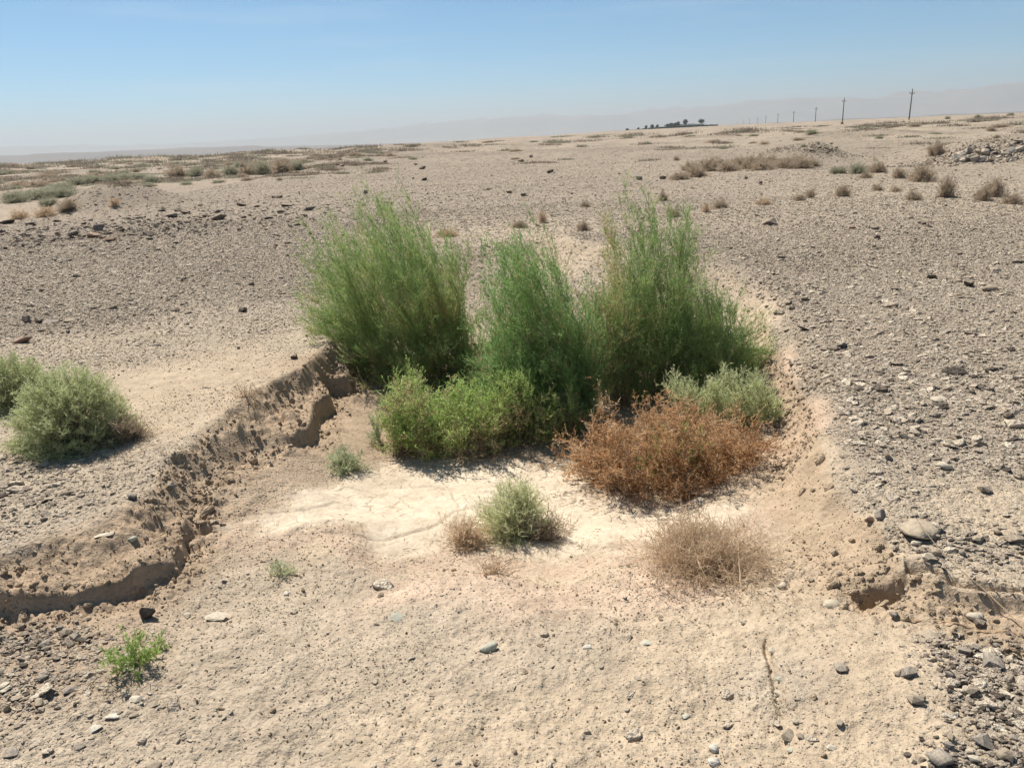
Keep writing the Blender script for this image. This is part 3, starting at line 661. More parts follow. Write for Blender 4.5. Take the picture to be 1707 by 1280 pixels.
S(222, 900, 16, .6, 'green', 'grey green pebble beside the pale flat stone on the left rim', rounded=True)
S(478, 990, 15, .3, 'white', 'small oval white stone at the foot of the left bank', rounded=True)
S(1047, 945, 8, .7, 'dark', 'tiny black stone on the smooth pink silt', flat=.7)
S(285, 812, 22, .5, 'slate', 'grey green stone on the rim right of the left grey shrub', rounded=True)
S(220, 830, 20, .5, 'slate', 'grey stone on the rim near the left edge block', rounded=True)
S(182, 1078, 24, .55, 'mid', 'brown stone by the dark wedge above the small green plant', flat=.6) if False else None
S(708, 301, 13, .5, 'dark', 'small black stone on the far gravel straight above the tall left shrub', flat=.6)
S(848, 322, 12, .6, 'mid', 'grey brown stone in the far middle gravel', flat=.6)
S(873, 327, 13, .6, 'dark', 'black stone right of the grey brown one in the far middle', flat=.6)
# the field of dark stones on the left, and dark stones over the plain
lab = 'dark brown stone in the rock scatter at the upper left'
rk = random.Random(31)
pts = [(10, 391), (48, 374), (52, 388), (75, 393), (70, 398), (100, 372), (118, 383), (128, 391), (132, 388), (140, 376), (166, 382), (185, 370), (205, 366), (232, 361), (212, 382), (220, 390), (245, 391),
       (248, 397), (262, 378), (285, 363), (322, 384), (343, 365), (357, 358), (362, 364), (312, 357), (298, 352), (425, 347), (400, 340), (475, 354), (497, 378), (508, 358), (520, 350), (545, 345), (485, 380),
       (170, 400), (180, 400), (60, 408), (30, 402), (15, 375), (152, 366), (50, 455), (60, 418), (90, 398), (450, 362), (380, 372), (330, 345), (465, 330), (480, 342), (405, 367), (270, 352), (155, 398)]
for i, (a, b_) in enumerate(pts):
    S(a + rk.uniform(-5, 5), b_ + rk.uniform(-4, 4), 8 + 18 * rk.random() ** 1.8, rk.uniform(.3, .55), 'red' if i in (34, 35, 50) else rk.choice(['dark', 'dark', 'slate' if a < 160 else 'dark']),
      'reddish stone among the dark rocks at the upper left' if i in (34, 35, 50) else lab, 'rocks scattered at the upper left', flat=.6)
lab = 'small dark stone lying on the gravel plain'
for i in range(34):
    a = rk.uniform(20, 1690); b_ = 290 + 330 * rk.random() ** 1.6
    if 470 < a < 1330 and b_ > 300: a, b_ = rk.uniform(500, 1300), rk.uniform(262, 325)
    if a < 470 and b_ < 340: b_ = rk.uniform(400, 600)
    if a < 260 and b_ > 590: b_ = 430
    S(a, b_, rk.uniform(6, 13), rk.uniform(.4, .8), rk.choice(['dark', 'dark', 'mid']), lab, 'small dark stones over the plain', flat=.65)
# stones of the heap at the lower right
for i in range(36):
    b_ = rk.uniform(1050, 1280); a = rk.uniform(1560 + max(0, (1180 - b_)) * .5 , 1707)
    if rk.random() < .4: b_ = rk.uniform(860, 940); a = rk.uniform(1490, 1707)
    S(a, b_, rk.uniform(9, 26), rk.uniform(.4, .8), rk.choice(['slate', 'slate', 'mid', 'mid', 'pale']), 'grey or brown stone in the loose heap along the right edge', 'loose stones along the right edge', flat=.6, rounded=rk.random() < .6)
for i in range(22):
    a = rk.uniform(-5, 150); b_ = 1035 + a * .1 + abs(rk.gauss(0, 35))
    S(a, b_, rk.uniform(8, 19), rk.uniform(.4, .7), rk.choice(['dark', 'slate', 'mid']), 'dark angular stone in the pile under the left bank', 'dark stones under the left bank', flat=.6)
for i in range(16):
    a = rk.uniform(0, 260); b_ = rk.uniform(1130, 1280)
    if 165 < a < 270 and b_ < 1160: continue
    S(a, b_, rk.uniform(9, 26), rk.uniform(.2, .45), rk.choice(['mid', 'pale', 'mid', 'pale', 'slate']), 'flat tan stone in the lower left corner', 'flat stones at the lower left', flat=.4)
for i in range(8):
    t = i / 8; a = 1262 + 60 * t + rk.uniform(0, 34); b_ = 1085 + 190 * t
    S(a, b_, rk.uniform(9, 20), rk.uniform(.3, .6), rk.choice(['green', 'pale', 'mid', 'white']), 'pale stone lying along the crack in the lower right', 'pale stones along the crack', flat=.5)
# rubble on the bank at the far right, and a dark heap in the middle right
for i in range(46):
    t = rk.random(); a = 1592 + 125 * t; b_ = 271 - rk.random() ** 1.2 * (12 + 24 * t)
    S(a, b_, rk.uniform(7, 17), rk.uniform(.45, .9), 'rubble', 'broken pale rock in the rubble heap at the far right', 'broken rocks of the far rubble heap', flat=.65)
for i in range(10):
    S(rk.gauss(1380, 14), rk.gauss(248, 5), rk.uniform(5, 9), .6, 'mid', 'broken grey stone on the small mound behind the dry shrubs', 'stones on the small far mound', flat=.6)
for i in range(10):
    S(rk.gauss(1325 + (i / 10) * 20, 18) - 10, 480 + i * 6.6 + rk.uniform(-6, 6), rk.uniform(8, 17), .6, rk.choice(['mid', 'dark', 'mid']), 'brown clod of the crumbling rim behind the right shrub', 'clods on the right rim', flat=.6)

# ------------------------------------------------------------ plants
def plant_mat(name, stops, trans=.5):
    m, n, b, o = new_mat(name)
    t = N(n, 'ShaderNodeAttribute', attribute_name='tone').outputs['Fac']
    c = ramp(n, t, stops); n.links.new(c, b.inputs['Base Color']); b.inputs['Roughness'].default_value = .7
    if trans:
        tr = N(n, 'ShaderNodeBsdfTranslucent'); n.links.new(c, tr.inputs['Color'])
        mx = N(n, 'ShaderNodeMixShader'); mx.inputs[0].default_value = trans
        n.links.new(b.outputs[0], mx.inputs[1]); n.links.new(tr.outputs[0], mx.inputs[2]); n.links.new(mx.outputs[0], o.inputs['Surface'])
    return m
GREEN = [(0, (.14, .20, .07)), (.3, (.22, .35, .12)), (.6, (.30, .47, .17)), (.8, (.24, .34, .12)), (.9, (.38, .35, .15)), (1, (.48, .36, .19))]
BLUEG = [(0, (.15, .205, .075)), (.4, (.26, .365, .125)), (.72, (.36, .48, .18)), (.85, (.44, .46, .18)), (1, (.52, .41, .20))]
BRIGHT = [(0, (.21, .27, .08)), (.4, (.35, .47, .14)), (.8, (.48, .60, .22)), (.92, (.44, .42, .21)), (1, (.48, .37, .22))]
RUST = [(0, (.29, .17, .09)), (.35, (.55, .33, .17)), (.7, (.71, .47, .265)), (1, (.72, .58, .41))]
GREYG = [(0, (.30, .32, .18)), (.4, (.46, .50, .30)), (.75, (.60, .64, .41)), (1, (.70, .66, .46))]
STRAW = [(0, (.42, .30, .20)), (.4, (.63, .475, .32)), (.8, (.75, .60, .42)), (1, (.70, .58, .43))]
TWIG = [(0, (.14, .105, .075)), (.5, (.25, .19, .14)), (1, (.38, .30, .22))]
DRYB = [(0, (.29, .225, .16)), (.4, (.45, .355, .255)), (.8, (.58, .475, .35)), (1, (.54, .46, .37))]
SAGE = [(0, (.26, .245, .17)), (.4, (.37, .36, .25)), (.8, (.47, .455, .33)), (1, (.44, .41, .30))]
CUSH = [(0, (.32, .33, .16)), (.4, (.50, .54, .28)), (.75, (.64, .67, .38)), (1, (.74, .70, .46))]
PM = {k: plant_mat('plant_' + k, v) for k, v in dict(green=GREEN, blue=BLUEG, bright=BRIGHT, rust=RUST, grey=GREYG, straw=STRAW, dry=DRYB, sage=SAGE, cushion=CUSH).items()}
PM['twig'] = plant_mat('plant_twig', TWIG, 0)

def nrm(v): return v / (np.linalg.norm(v, axis=-1, keepdims=True) + 1e-9)
def ribbons(Pn, W, tone, name, mat, parent):
    """Pn (N,S,3) centre lines, W (N,S) widths -> one mesh of thin blades"""
    n, s, _ = Pn.shape
    tan = nrm(np.gradient(Pn, axis=1)); rnd = nrm(rng.normal(size=(n, 1, 3)))
    side = nrm(np.cross(tan, rnd)) * W[..., None] * .5
    V = np.stack([Pn - side, Pn + side], 2).reshape(-1, 3)
    i = (np.arange(n)[:, None] * s + np.arange(s - 1)[None]) * 2
    q = np.stack([i, i + 1, i + 3, i + 2], -1).ravel()
    me = mesh_from(name, V, q, 4, mat, smooth_=False)
    a = me.attributes.new('tone', 'FLOAT', 'POINT'); a.data.foreach_set('value', np.repeat(np.clip(tone, 0, 1), s * 2).astype(np.float32))
    return link(name, me, parent)
def bez(a, b, c, K):
    t = np.linspace(0, 1, K)[None, :, None]
    return (1 - t) ** 2 * a[:, None] + 2 * t * (1 - t) * b[:, None] + t * t * c[:, None]
def along(C, idx, t):
    K = C.shape[1]; f = t * (K - 1); k = np.minimum(f.astype(int), K - 2); u = (f - k)[:, None]
    p = C[idx, k] * (1 - u) + C[idx, k + 1] * u
    return p, nrm(C[idx, k + 1] - C[idx, k])
def in_poly(n, pts):
    pts = np.array(pts, float); lo, hi = pts.min(0), pts.max(0); out = np.zeros((0, 2))
    while len(out) < n:
        c = lo + rng.random((n * 2, 2)) * (hi - lo)
        out = np.concatenate([out, c[poly_sd(c[:, 0], c[:, 1], pts) > 0]])
    return out[:n]
def droop(K, n, amt): return np.cumsum(rng.normal(0, 1, (n, K, 3)), axis=1) * amt

def shrub(name, cat, label, root, base, tips, mats, shoots=26, slen=(.06, .16), leaves=7, llen=(.010, .028), spread=.45, lift=.35, t0=.25,
          stemw=.006, shootw=.0022, leafw=.003, lean=(0, 0, 0), wig=.006, tone=(.55, .2), stem_vis=1.0, ctrl=.5, group=None, tonefn=None, leaf_spread=.9, stem_keep=None, stray=0):
    """stems grow from base points to tips; shoots leave the stems and fine leaves leave the shoots"""
    e = bpy.data.objects.new(name, None); sc.collection.objects.link(e); e.location = root; e.empty_display_size = .1
    tag(e, label, cat, group)
    r0 = np.array(root)
    n = len(tips); K = 9
    if stray:
        f = (rng.random((n, 1)) < stray) * rng.uniform(.03, .16, (n, 1)); tips = tips + (tips - base) * f * np.array([.8, .8, 1])
    mid = base + (tips - base) * ctrl; mid[:, 2] = base[:, 2] + (tips[:, 2] - base[:, 2]) * min(.95, ctrl + .25)
    C = bez(base, mid, tips, K) + droop(K, n, wig) * np.linspace(0, 1, K)[None, :, None]
    Wst = np.linspace(1, .25, K)[None] * stemw * rng.uniform(.5, 1.1, (n, 1))
    k = n if stem_keep is None else int(n * stem_keep)
    ribbons(C[:k] - r0, Wst[:k], rng.normal(.5, .2, k), 'stems', PM[mats[1]], e)
    # shoots
    m = n * shoots; idx = np.repeat(np.arange(n), shoots); t = t0 + (1 - t0) * rng.random(m) ** .85
    p, d = along(C, idx, t)
    dirn = nrm(d * (1 - spread * .4) + rng.normal(0, 1, (m, 3)) * spread + np.array([0, 0, lift]) + np.array(lean))
    L = rng.uniform(*slen, m) * (1.15 - .45 * t)
    S4 = 5; u = np.linspace(0, 1, S4)[None, :, None]
    curl = rng.normal(0, .22, (m, 1, 3)) + np.array([0, 0, .15 * (lift > 0)])
    SH = p[:, None] + dirn[:, None] * L[:, None, None] * u + curl * (u ** 2) * L[:, None, None]
    ht = np.clip((p[:, 2] - r0[2]) / max(1e-3, np.ptp(tips[:, 2]) + 1e-6), 0, 1)
    clump = np.repeat(rng.normal(0, .09, n), shoots)
    tn = rng.normal(tone[0], tone[1], m) + clump
    if tonefn is not None: tn = tn + tonefn(p)
    f1 = SH; w1 = np.linspace(1, .4, S4)[None] * shootw * rng.uniform(.6, 1.2, (m, 1))
    fo = ribbons(f1 - r0, np.broadcast_to(w1, (m, S4)), tn, 'twigs', PM[mats[0]], e)
    if leaves:
        q = m * leaves; li = np.repeat(np.arange(m), leaves); lt = rng.random(q)
        lp, ld = along(SH, li, lt)
        ldir = nrm(ld + rng.normal(0, leaf_spread * .6, (q, 3)) + np.array([0, 0, lift * .5]))
        LL = rng.uniform(*llen, q)
        LP = np.stack([lp, lp + ldir * LL[:, None] * .55, lp + ldir * LL[:, None] + rng.normal(0, .15, (q, 3)) * LL[:, None]], 1)
        LW = np.stack([np.full(q, .5), np.full(q, 1.0), np.full(q, .15)], 1) * leafw * rng.uniform(.7, 1.2, (q, 1))
        ribbons(LP - r0, LW, tn[li] + rng.normal(0, .08, q), 'leaves', PM[mats[0]], e)
    return e

def front(px, Y): return np.array([Q(a, b, Y) for a, b in px])
def tips_from(poly, n, Y, depth, lo_bias=None):
    """tips fill an outline seen from the front, spread over a real depth"""
    c = in_poly(n, poly); cx, cy_ = np.mean([p[0] for p in poly]), np.mean([p[1] for p in poly])
    hw = np.ptp([p[0] for p in poly]) / 2
    k = np.sqrt(np.clip(1 - ((c[:, 0] - cx) / (hw * 1.05)) ** 2, .05, 1))
    dy = rng.uniform(-1, 1, n) * depth * k
    return np.array([Q(a, b, Y + o) for (a, b), o in zip(c, dy)]), c
def base_for(c, tips, line, Y, depth, leanpx=.22, jit=30, dyj=.5):
    """roots under the tips, on the ground"""
    (x0, y0), (x1, y1) = line; out = []
    for (a, b), t in zip(c, tips):
        bx = a + leanpx * ((y0 + y1) / 2 - b) + rng.normal(0, jit); bx = min(max(bx, x0 + rng.uniform(0, 25)), x1 - rng.uniform(0, 25))
        w0 = Q(bx, y0 + (y1 - y0) * (bx - x0) / (x1 - x0), Y)
        yy = Y + (t[1] - Y) * dyj + rng.normal(0, depth * .15)
        out.append((w0[0], yy))
    out = np.array(out); z = terrain(out[:, 0], out[:, 1])[0]
    return np.concatenate([out, z[:, None] - .01], 1)

# tall left shrub
gA = G(700, 645); YA = gA.y + .25
tA, cA = tips_from([(500, 530), (528, 400), (560, 375), (602, 392), (596, 336), (640, 334), (684, 350), (700, 385), (722, 400), (742, 392), (756, 398), (775, 400), (778, 480), (808, 560), (825, 650), (760, 668), (690, 665), (620, 640), (560, 600), (505, 565)], 760, YA, .55)
bA = base_for(cA, tA, ((625, 640), (790, 660)), YA, .42, leanpx=.30, jit=40)
shrub('green_shrub', 'shrub', 'tall feathery green shrub leaning left, leftmost of the big three in the ditch', (gA.x, YA, Hs(gA.x, YA)), bA, tA, ('blue', 'twig'), stray=.16,
      shoots=30, slen=(.06, .17), leaves=8, llen=(.012, .03), lean=(-.28, 0, .1), lift=.35, spread=.42, leafw=.0030, shootw=.0026, wig=.022,
      tonefn=lambda p: .28 * np.clip(vnoise(p[:, 0] * 4 + 3, p[:, 2] * 4, 8) , 0, 1) * (p[:, 2] < .35) + .12 * vnoise(p[:, 0] * 9, p[:, 2] * 9, 3), stem_keep=.5)
# middle shrub
gB = G(900, 735); YB = gB.y + .45
tB, cB = tips_from([(812, 405), (845, 402), (862, 412), (885, 398), (908, 400), (925, 455), (960, 480), (1000, 495), (1015, 560), (1012, 640), (985, 700), (960, 745), (890, 765), (830, 735), (795, 660), (800, 590), (822, 540), (815, 480)], 680, YB, .46)
bB = base_for(cB, tB, ((830, 735), (985, 735)), YB, .4, leanpx=.22, jit=40)
shrub('green_shrub', 'shrub', 'mid green upright shrub in the centre of the ditch between two taller shrubs', (gB.x, YB, Hs(gB.x, YB)), bB, tB, ('green', 'twig'), stray=.16,
      shoots=28, slen=(.05, .15), leaves=8, llen=(.012, .028), lean=(-.18, 0, .1), lift=.35, spread=.48, leafw=.0032, shootw=.0025, wig=.02, stem_keep=.5,
      tonefn=lambda p: .2 * np.clip(vnoise(p[:, 0] * 5 + 9, p[:, 2] * 5, 18), 0, 1) + .35 * np.clip((p[:, 0] - Q(985, 560, YB)[0]) * 4, 0, 1))
# right shrub, with tall sparse stems
gC = G(1120, 690); YC = gC.y + .55
tC, cC = tips_from([(1005, 470), (1060, 430), (1100, 440), (1150, 470), (1200, 485), (1250, 525), (1290, 580), (1292, 630), (1250, 668), (1180, 695), (1080, 710), (1010, 700), (1030, 600), (1010, 520)], 680, YC, .55)
bC = base_for(cC, tC, ((1010, 680), (1200, 690)), YC, .45, leanpx=-.05)
tC2, cC2 = tips_from([(1000, 345), (1030, 320), (1055, 345), (1078, 360), (1082, 320), (1105, 360), (1118, 345), (1152, 340), (1175, 430), (1150, 470), (1010, 460), (995, 390)], 100, YC + .1, .3)
bC2 = base_for(cC2, tC2, ((1040, 660), (1150, 660)), YC + .1, .3, leanpx=.12, jit=18)
shrub('green_shrub', 'shrub', 'wide dark green shrub at the right of the ditch with tall sparse wispy stems', (gC.x, YC, Hs(gC.x, YC)),
      np.concatenate([bC, bC2]), np.concatenate([tC, tC2]), ('blue', 'twig'), stray=.10,
      shoots=28, slen=(.05, .15), leaves=8, llen=(.012, .03), lean=(-.03, 0, .1), lift=.28, spread=.5, leafw=.0030, shootw=.0026, wig=.02, stem_keep=1.0, stemw=.005, tone=(.45, .2),
      tonefn=lambda p: .3 * np.clip(vnoise(p[:, 0] * 5 + 9, p[:, 2] * 5, 18), 0, 1) * (p[:, 2] < .4) + .5 * np.clip((Q(1060, 560, YC)[0] - p[:, 0]) * 5, 0, 1) * (p[:, 2] > .1))
# bright leafy shrub below the left one
gD = G(720, 765); YD = gD.y + .18
tD, cD = tips_from([(632, 700), (640, 655), (665, 630), (690, 618), (720, 640), (760, 635), (800, 640), (840, 660), (865, 700), (870, 735), (820, 770), (740, 775), (680, 765), (640, 745)], 330, YD, .30)
bD = base_for(cD, tD, ((660, 765), (830, 770)), YD, .25, leanpx=.05)
shrub('leafy_shrub', 'shrub', 'bright yellow green leafy shrub in front of the tall left one', (gD.x, YD, Hs(gD.x, YD)), bD, tD, ('bright', 'twig'),
      shoots=20, slen=(.035, .10), leaves=8, llen=(.010, .022), lift=.25, spread=.6, leafw=.0048, shootw=.002, wig=.01, t0=.15,
      tonefn=lambda p: .35 * np.clip(vnoise(p[:, 0] * 5 + 1, p[:, 2] * 5, 28), 0, 1) + .5 * (rng.random(len(p)) < .5) * np.clip((-.12 - p[:, 2]) / .1, 0, 1))

tG, cG = tips_from([(790, 700), (800, 640), (850, 610), (900, 640), (960, 650), (975, 700), (960, 745), (880, 765), (800, 770)], 230, YD + .12, .28)
shrub('leafy_shrub', 'shrub', 'thinner yellow green shrub between the bright leafy shrub and the rust brown one', tuple(G(880, 765)), base_for(cG, tG, ((820, 765), (955, 755)), YD + .12, .2, .05), tG, ('bright', 'twig'),
      shoots=18, slen=(.035, .10), leaves=7, llen=(.010, .022), lift=.3, spread=.55, leafw=.0042, shootw=.002, wig=.01, t0=.15, tone=(.5, .22),
      tonefn=lambda p: .5 * np.clip(vnoise(p[:, 0] * 6 + 4, p[:, 2] * 6, 29), 0, 1) + .6 * (rng.random(len(p)) < .4) * np.clip((-.05 - p[:, 2]) / .1, 0, 1))
# rust brown dry shrub
gE = G(1110, 838); YE = gE.y + .38
tE, cE = tips_from([(932, 750), (950, 722), (990, 700), (1050, 692), (1090, 680), (1110, 662), (1140, 675), (1200, 695), (1260, 705), (1288, 735), (1270, 775), (1230, 815), (1195, 848), (1110, 842), (1030, 822), (960, 800), (925, 780)], 520, YE, .5)
bE = base_for(cE, tE, ((1000, 822), (1230, 830)), YE, .4, leanpx=0, jit=45)
shrub('rust_shrub', 'shrub', 'low wide rust brown dry shrub at the right front of the green shrubs', (gE.x, YE, Hs(gE.x, YE)), bE, tE, ('rust', 'twig'),
      shoots=24, slen=(.03, .08), leaves=9, llen=(.008, .018), lift=.05, spread=.85, leafw=.0034, shootw=.0022, wig=.022, t0=.15, tone=(.45, .24),
      tonefn=lambda p: .3 * vnoise(p[:, 0] * 6, p[:, 1] * 6, 28))
gE1 = G(1120, 815); YE1 = gE1.y + .12
tE1, cE1 = tips_from([(1060, 760), (1080, 720), (1130, 690), (1170, 700), (1185, 740), (1160, 790), (1110, 815), (1080, 800)], 70, YE1, .12)
shrub('green_sprig', 'plant', 'green leafy sprigs growing up through the rust brown shrub', (gE1.x, YE1, Hs(gE1.x, YE1)), base_for(cE1, tE1, ((1080, 815), (1170, 815)), YE1, .1, 0), tE1, ('bright', 'green'),
      shoots=14, slen=(.03, .07), leaves=7, llen=(.010, .02), lift=.3, spread=.5, leafw=.004, shootw=.002)
# grey green shrub behind
gF = G(1230, 735); YF = gF.y + .25
tF, cF = tips_from([(1100, 640), (1120, 618), (1170, 640), (1210, 612), (1260, 618), (1290, 650), (1305, 690), (1290, 725), (1250, 730), (1180, 700)], 240, YF, .22)
shrub('silver_shrub', 'shrub', 'pale silvery green shrub against the right bank behind the rust brown one', (gF.x, YF, Hs(gF.x, YF)), base_for(cF, tF, ((1150, 725), (1290, 735)), YF, .2, 0), tF, ('cushion', 'twig'),
      shoots=20, slen=(.03, .09), leaves=8, llen=(.008, .02), lift=.25, spread=.6, leafw=.0038, shootw=.002, tone=(.55, .22))
# yellow dry growth between middle and right shrubs
gY = G(1020, 690); YY = gC.y + .2
tY, cY = tips_from([(985, 480), (1020, 465), (1055, 480), (1080, 530), (1075, 600), (1050, 650), (1005, 660), (985, 570)], 170, YY, .2)
shrub('dry_brush', 'shrub', 'thin yellowing growth between the middle and right green shrubs', (gY.x, YY, Hs(gY.x, YY)), base_for(cY, tY, ((1005, 685), (1050, 685)), YY, .1, .05, 14), tY, ('green', 'twig'),
      shoots=20, slen=(.04, .11), leaves=6, llen=(.008, .022), lift=.3, spread=.55, leafw=.0032, tone=(.78, .22))

def dome(name, cat, label, px, py, wpx, hpx, n, mats, depth=1.0, dy=0, group=None, r0=.55, lumpy=.16, **kw):
    """round shrub: tips spread through a half ellipsoid over its own root"""
    g = G(px, py); d = (Vector(g) - Vector((0, 0, CAM_H))).length; w_ = wpx * d / FPX / 2; h_ = hpx * d / FPX
    cy2 = g.y + w_ * depth * .75; c0 = np.array([g.x, cy2, Hs(g.x, cy2)])
    v = nrm(rng.normal(size=(n, 3))); v[:, 2] = np.abs(v[:, 2]) - .08; rad = rng.uniform(r0, 1.0, (n, 1))
    lump = 1 + lumpy * vnoise(v[:, 0] * 2.2 + px, v[:, 1] * 2.2 + v[:, 2] * 2, 7)[:, None]
    t = c0 + v * rad * lump * np.array([w_, w_ * depth, h_])
    b = c0 + rng.normal(0, .14, (n, 3)) * np.array([w_, w_ * depth, 0]); b[:, 2] = terrain(b[:, 0], b[:, 1])[0] - .01
    return shrub(name, cat, label, tuple(c0), b, t, mats, group=group, **kw)
fine = dict(slen=(.03, .085), llen=(.008, .018), lift=.15, spread=.8, leafw=.0026, shootw=.0018, wig=.01, t0=.3, ctrl=.4)
dome('grey_shrub', 'shrub', 'round grey green cushion shrub on the left plateau casting a dark shadow', 90, 766, 192, 126, 700, ('cushion', 'twig'), depth=.85, shoots=22, leaves=5, tone=(.5, .17), r0=.84, lumpy=.07, slen=(.02, .055), llen=(.006, .014), lift=.1, spread=.7, leafw=.0024, shootw=.0018, wig=.006, t0=.62, ctrl=.4)
dome('grey_shrub', 'shrub', 'smaller grey green shrub at the left edge behind the round cushion shrub', 0, 690, 125, 82, 420, ('cushion', 'twig'), depth=.8, shoots=20, leaves=5, tone=(.42, .17), r0=.84, lumpy=.07, slen=(.02, .055), llen=(.006, .014), lift=.1, spread=.7, leafw=.0024, shootw=.0018, wig=.006, t0=.6, ctrl=.4)
dome('dry_brush', 'shrub', 'bare brown twiggy brush at the right foot of the round grey green shrub', 190, 745, 95, 42, 110, ('dry', 'twig'), depth=.7, shoots=16, leaves=4, tone=(.25, .2), **fine)
dome('pale_shrub', 'shrub', 'small pale green fuzzy shrub standing on the cracked white silt', 860, 908, 160, 120, 190, ('cushion', 'twig'), depth=.8, shoots=18, leaves=6, tone=(.75, .2), slen=(.03, .085), llen=(.008, .018), lift=.5, spread=.5, leafw=.0024, shootw=.0016)
dome('dry_brush', 'shrub', 'tan dry tuft at the left foot of the small pale green shrub', 778, 918, 80, 42, 60, ('straw', 'straw'), depth=.8, shoots=16, leaves=4, tone=(.5, .2), **fine)
dome('dry_brush', 'shrub', 'grey brown bare twigs at the right foot of the small pale green shrub', 910, 908, 110, 50, 60, ('dry', 'twig'), depth=.7, shoots=11, leaves=3, tone=(.3, .2), **fine)
dome('straw_shrub', 'shrub', 'straw coloured dead shrub lying low at the foot of the right sandy slope', 1195, 980, 240, 64, 520, ('straw', 'straw'), depth=1.0, shoots=16, leaves=4, tone=(.42, .25), r0=.4, slen=(.04, .12), llen=(.008, .018), lift=.05, spread=.95, leafw=.0022, shootw=.0018, wig=.02, t0=.3, ctrl=.4)
dome('small_plant', 'plant', 'small bright green plant with thin upright stems in the lower left', 212, 1138, 84, 60, 22, ('bright', 'green'), depth=.8, shoots=12, leaves=6, slen=(.015, .04), llen=(.008, .016), lift=.35, spread=.5, leafw=.004, stemw=.003)
dome('small_plant', 'plant', 'little green sprig beside the small green plant in the lower left', 255, 1090, 28, 22, 8, ('bright', 'green'), shoots=8, leaves=5, slen=(.01, .03), llen=(.008, .014), leafw=.003, stemw=.002)
dome('small_plant', 'plant', 'small grey green plant at the left edge of the white silt', 570, 792, 72, 45, 40, ('grey', 'green'), shoots=14, leaves=6, slen=(.02, .06), llen=(.008, .018), lift=.4, spread=.5, tone=(.4, .2))
dome('small_plant', 'plant', 'grey green sprig left of the bright leafy shrub', 628, 742, 40, 60, 18, ('grey', 'green'), shoots=12, leaves=6, slen=(.02, .06), llen=(.008, .018), lift=.5, spread=.4, tone=(.3, .2))
dome('small_plant', 'plant', 'faint low green tuft at the foot of the left bank', 455, 975, 70, 22, 16, ('grey', 'straw'), shoots=10, leaves=4, slen=(.01, .04), llen=(.006, .014), lift=.2, spread=.7)
dome('dry_brush', 'shrub', 'flat sprawl of thin dry stems on the pink silt below the pale shrub', 820, 968, 120, 22, 34, ('straw', 'twig'), shoots=8, leaves=3, slen=(.02, .06), llen=(.006, .014), lift=.05, spread=.8, tone=(.35, .3))
dome('dry_brush', 'shrub', 'tiny dry tuft at the left rim of the ditch', 405, 672, 62, 20, 26, ('straw', 'twig'), shoots=8, leaves=3, slen=(.02, .06), llen=(.006, .014), lift=.05, spread=.8, tone=(.35, .3))
dome('dry_brush', 'shrub', 'brown dead tuft between the bright leafy shrub and the pale shrub', 800, 778, 130, 36, 60, ('dry', 'twig'), shoots=12, leaves=3, tone=(.3, .2), **fine)
# litter of broken stems and leaves round the shrubs
def litter():
    P_, W_ = [], []
    for px, py, sx, sy, n in [(1110, 835, .42, .14, 1500), (760, 772, .35, .10, 900), (1190, 965, .30, .16, 700), (860, 905, .20, .10, 500), (1230, 770, .25, .14, 500), (180, 760, .25, .08, 300), (590, 760, .2, .2, 200), (950, 780, .25, .1, 500), (215, 1135, .10, .05, 120), (700, 910, .5, .2, 160)]:
        g = G(px, py); x = rng.normal(g.x, sx, n); y = rng.normal(g.y, sy, n); z = terrain(x, y)[0] + .003
        a = rng.uniform(0, 6.28, n); L = rng.uniform(.006, .045, n); d = np.stack([np.cos(a), np.sin(a), rng.normal(0, .12, n)], 1) * L[:, None]
        p = np.stack([x, y, z], 1); P_.append(np.stack([p, p + d * .5 + np.abs(rng.normal(0, .003, (n, 3))), p + d], 1)); W_.append(rng.uniform(.001, .0028, n))
    Pn = np.concatenate(P_); W = np.concatenate(W_)[:, None] * np.array([[1, 1, .4]])
    tag(ribbons(Pn, W, rng.normal(.5, .25, len(Pn)), 'plant_litter', plant_mat('litter', [(0, (.16, .11, .07)), (.5, (.34, .25, .165)), (1, (.58, .46, .33))], .1), None), kind='stuff')
litter()
# litter of twigs under the rust shrub
def sticks(name, label, spots, L, wdt, cat='twig', mat='straw', group=None):
    for px, py, ang, ln, el in spots:
        g = G(px, py); n = 7; u = np.linspace(0, 1, n)
        d = np.array([math.cos(ang), math.sin(ang), el]); pts_ = np.array(g)[None] + d[None] * (u[:, None] * ln) + np.cumsum(rng.normal(0, ln * .025, (n, 3)), 0)
        pts_[:, 2] = np.maximum(pts_[:, 2], np.array([Hs(a, b) for a, b in pts_[:, :2]]) + .004)
        bm = bmesh.new(); rings = []
        for k in range(n):
            rr_ = wdt * (1 - .6 * u[k]); t_ = nrm((pts_[min(k + 1, n - 1)] - pts_[max(k - 1, 0)])[None])[0]; s_ = nrm(np.cross(t_, [0, 0, 1.0])[None])[0]; v_ = np.cross(s_, t_)
            rings.append([bm.verts.new(Vector(pts_[k] - np.array(g) + (s_ * math.cos(q) + v_ * math.sin(q)) * rr_)) for q in (0, 1.26, 2.51, 3.77, 5.03)])
        for k in range(n - 1):
            for q in range(5): bm.faces.new((rings[k][q], rings[k][(q + 1) % 5], rings[k + 1][(q + 1) % 5], rings[k + 1][q]))
        bm.faces.new(rings[0][::-1]); bm.faces.new(rings[-1])
        me = bpy.data.meshes.new(name); bm.to_mesh(me); bm.free(); me.materials.append(PM[mat])
        a = me.attributes.new('tone', 'FLOAT', 'POINT'); a.data.foreach_set('value', np.full(len(me.vertices), .8, np.float32))
        o = bpy.data.objects.new(name, me); sc.collection.objects.link(o); o.location = g; tag(o, label, cat, group)
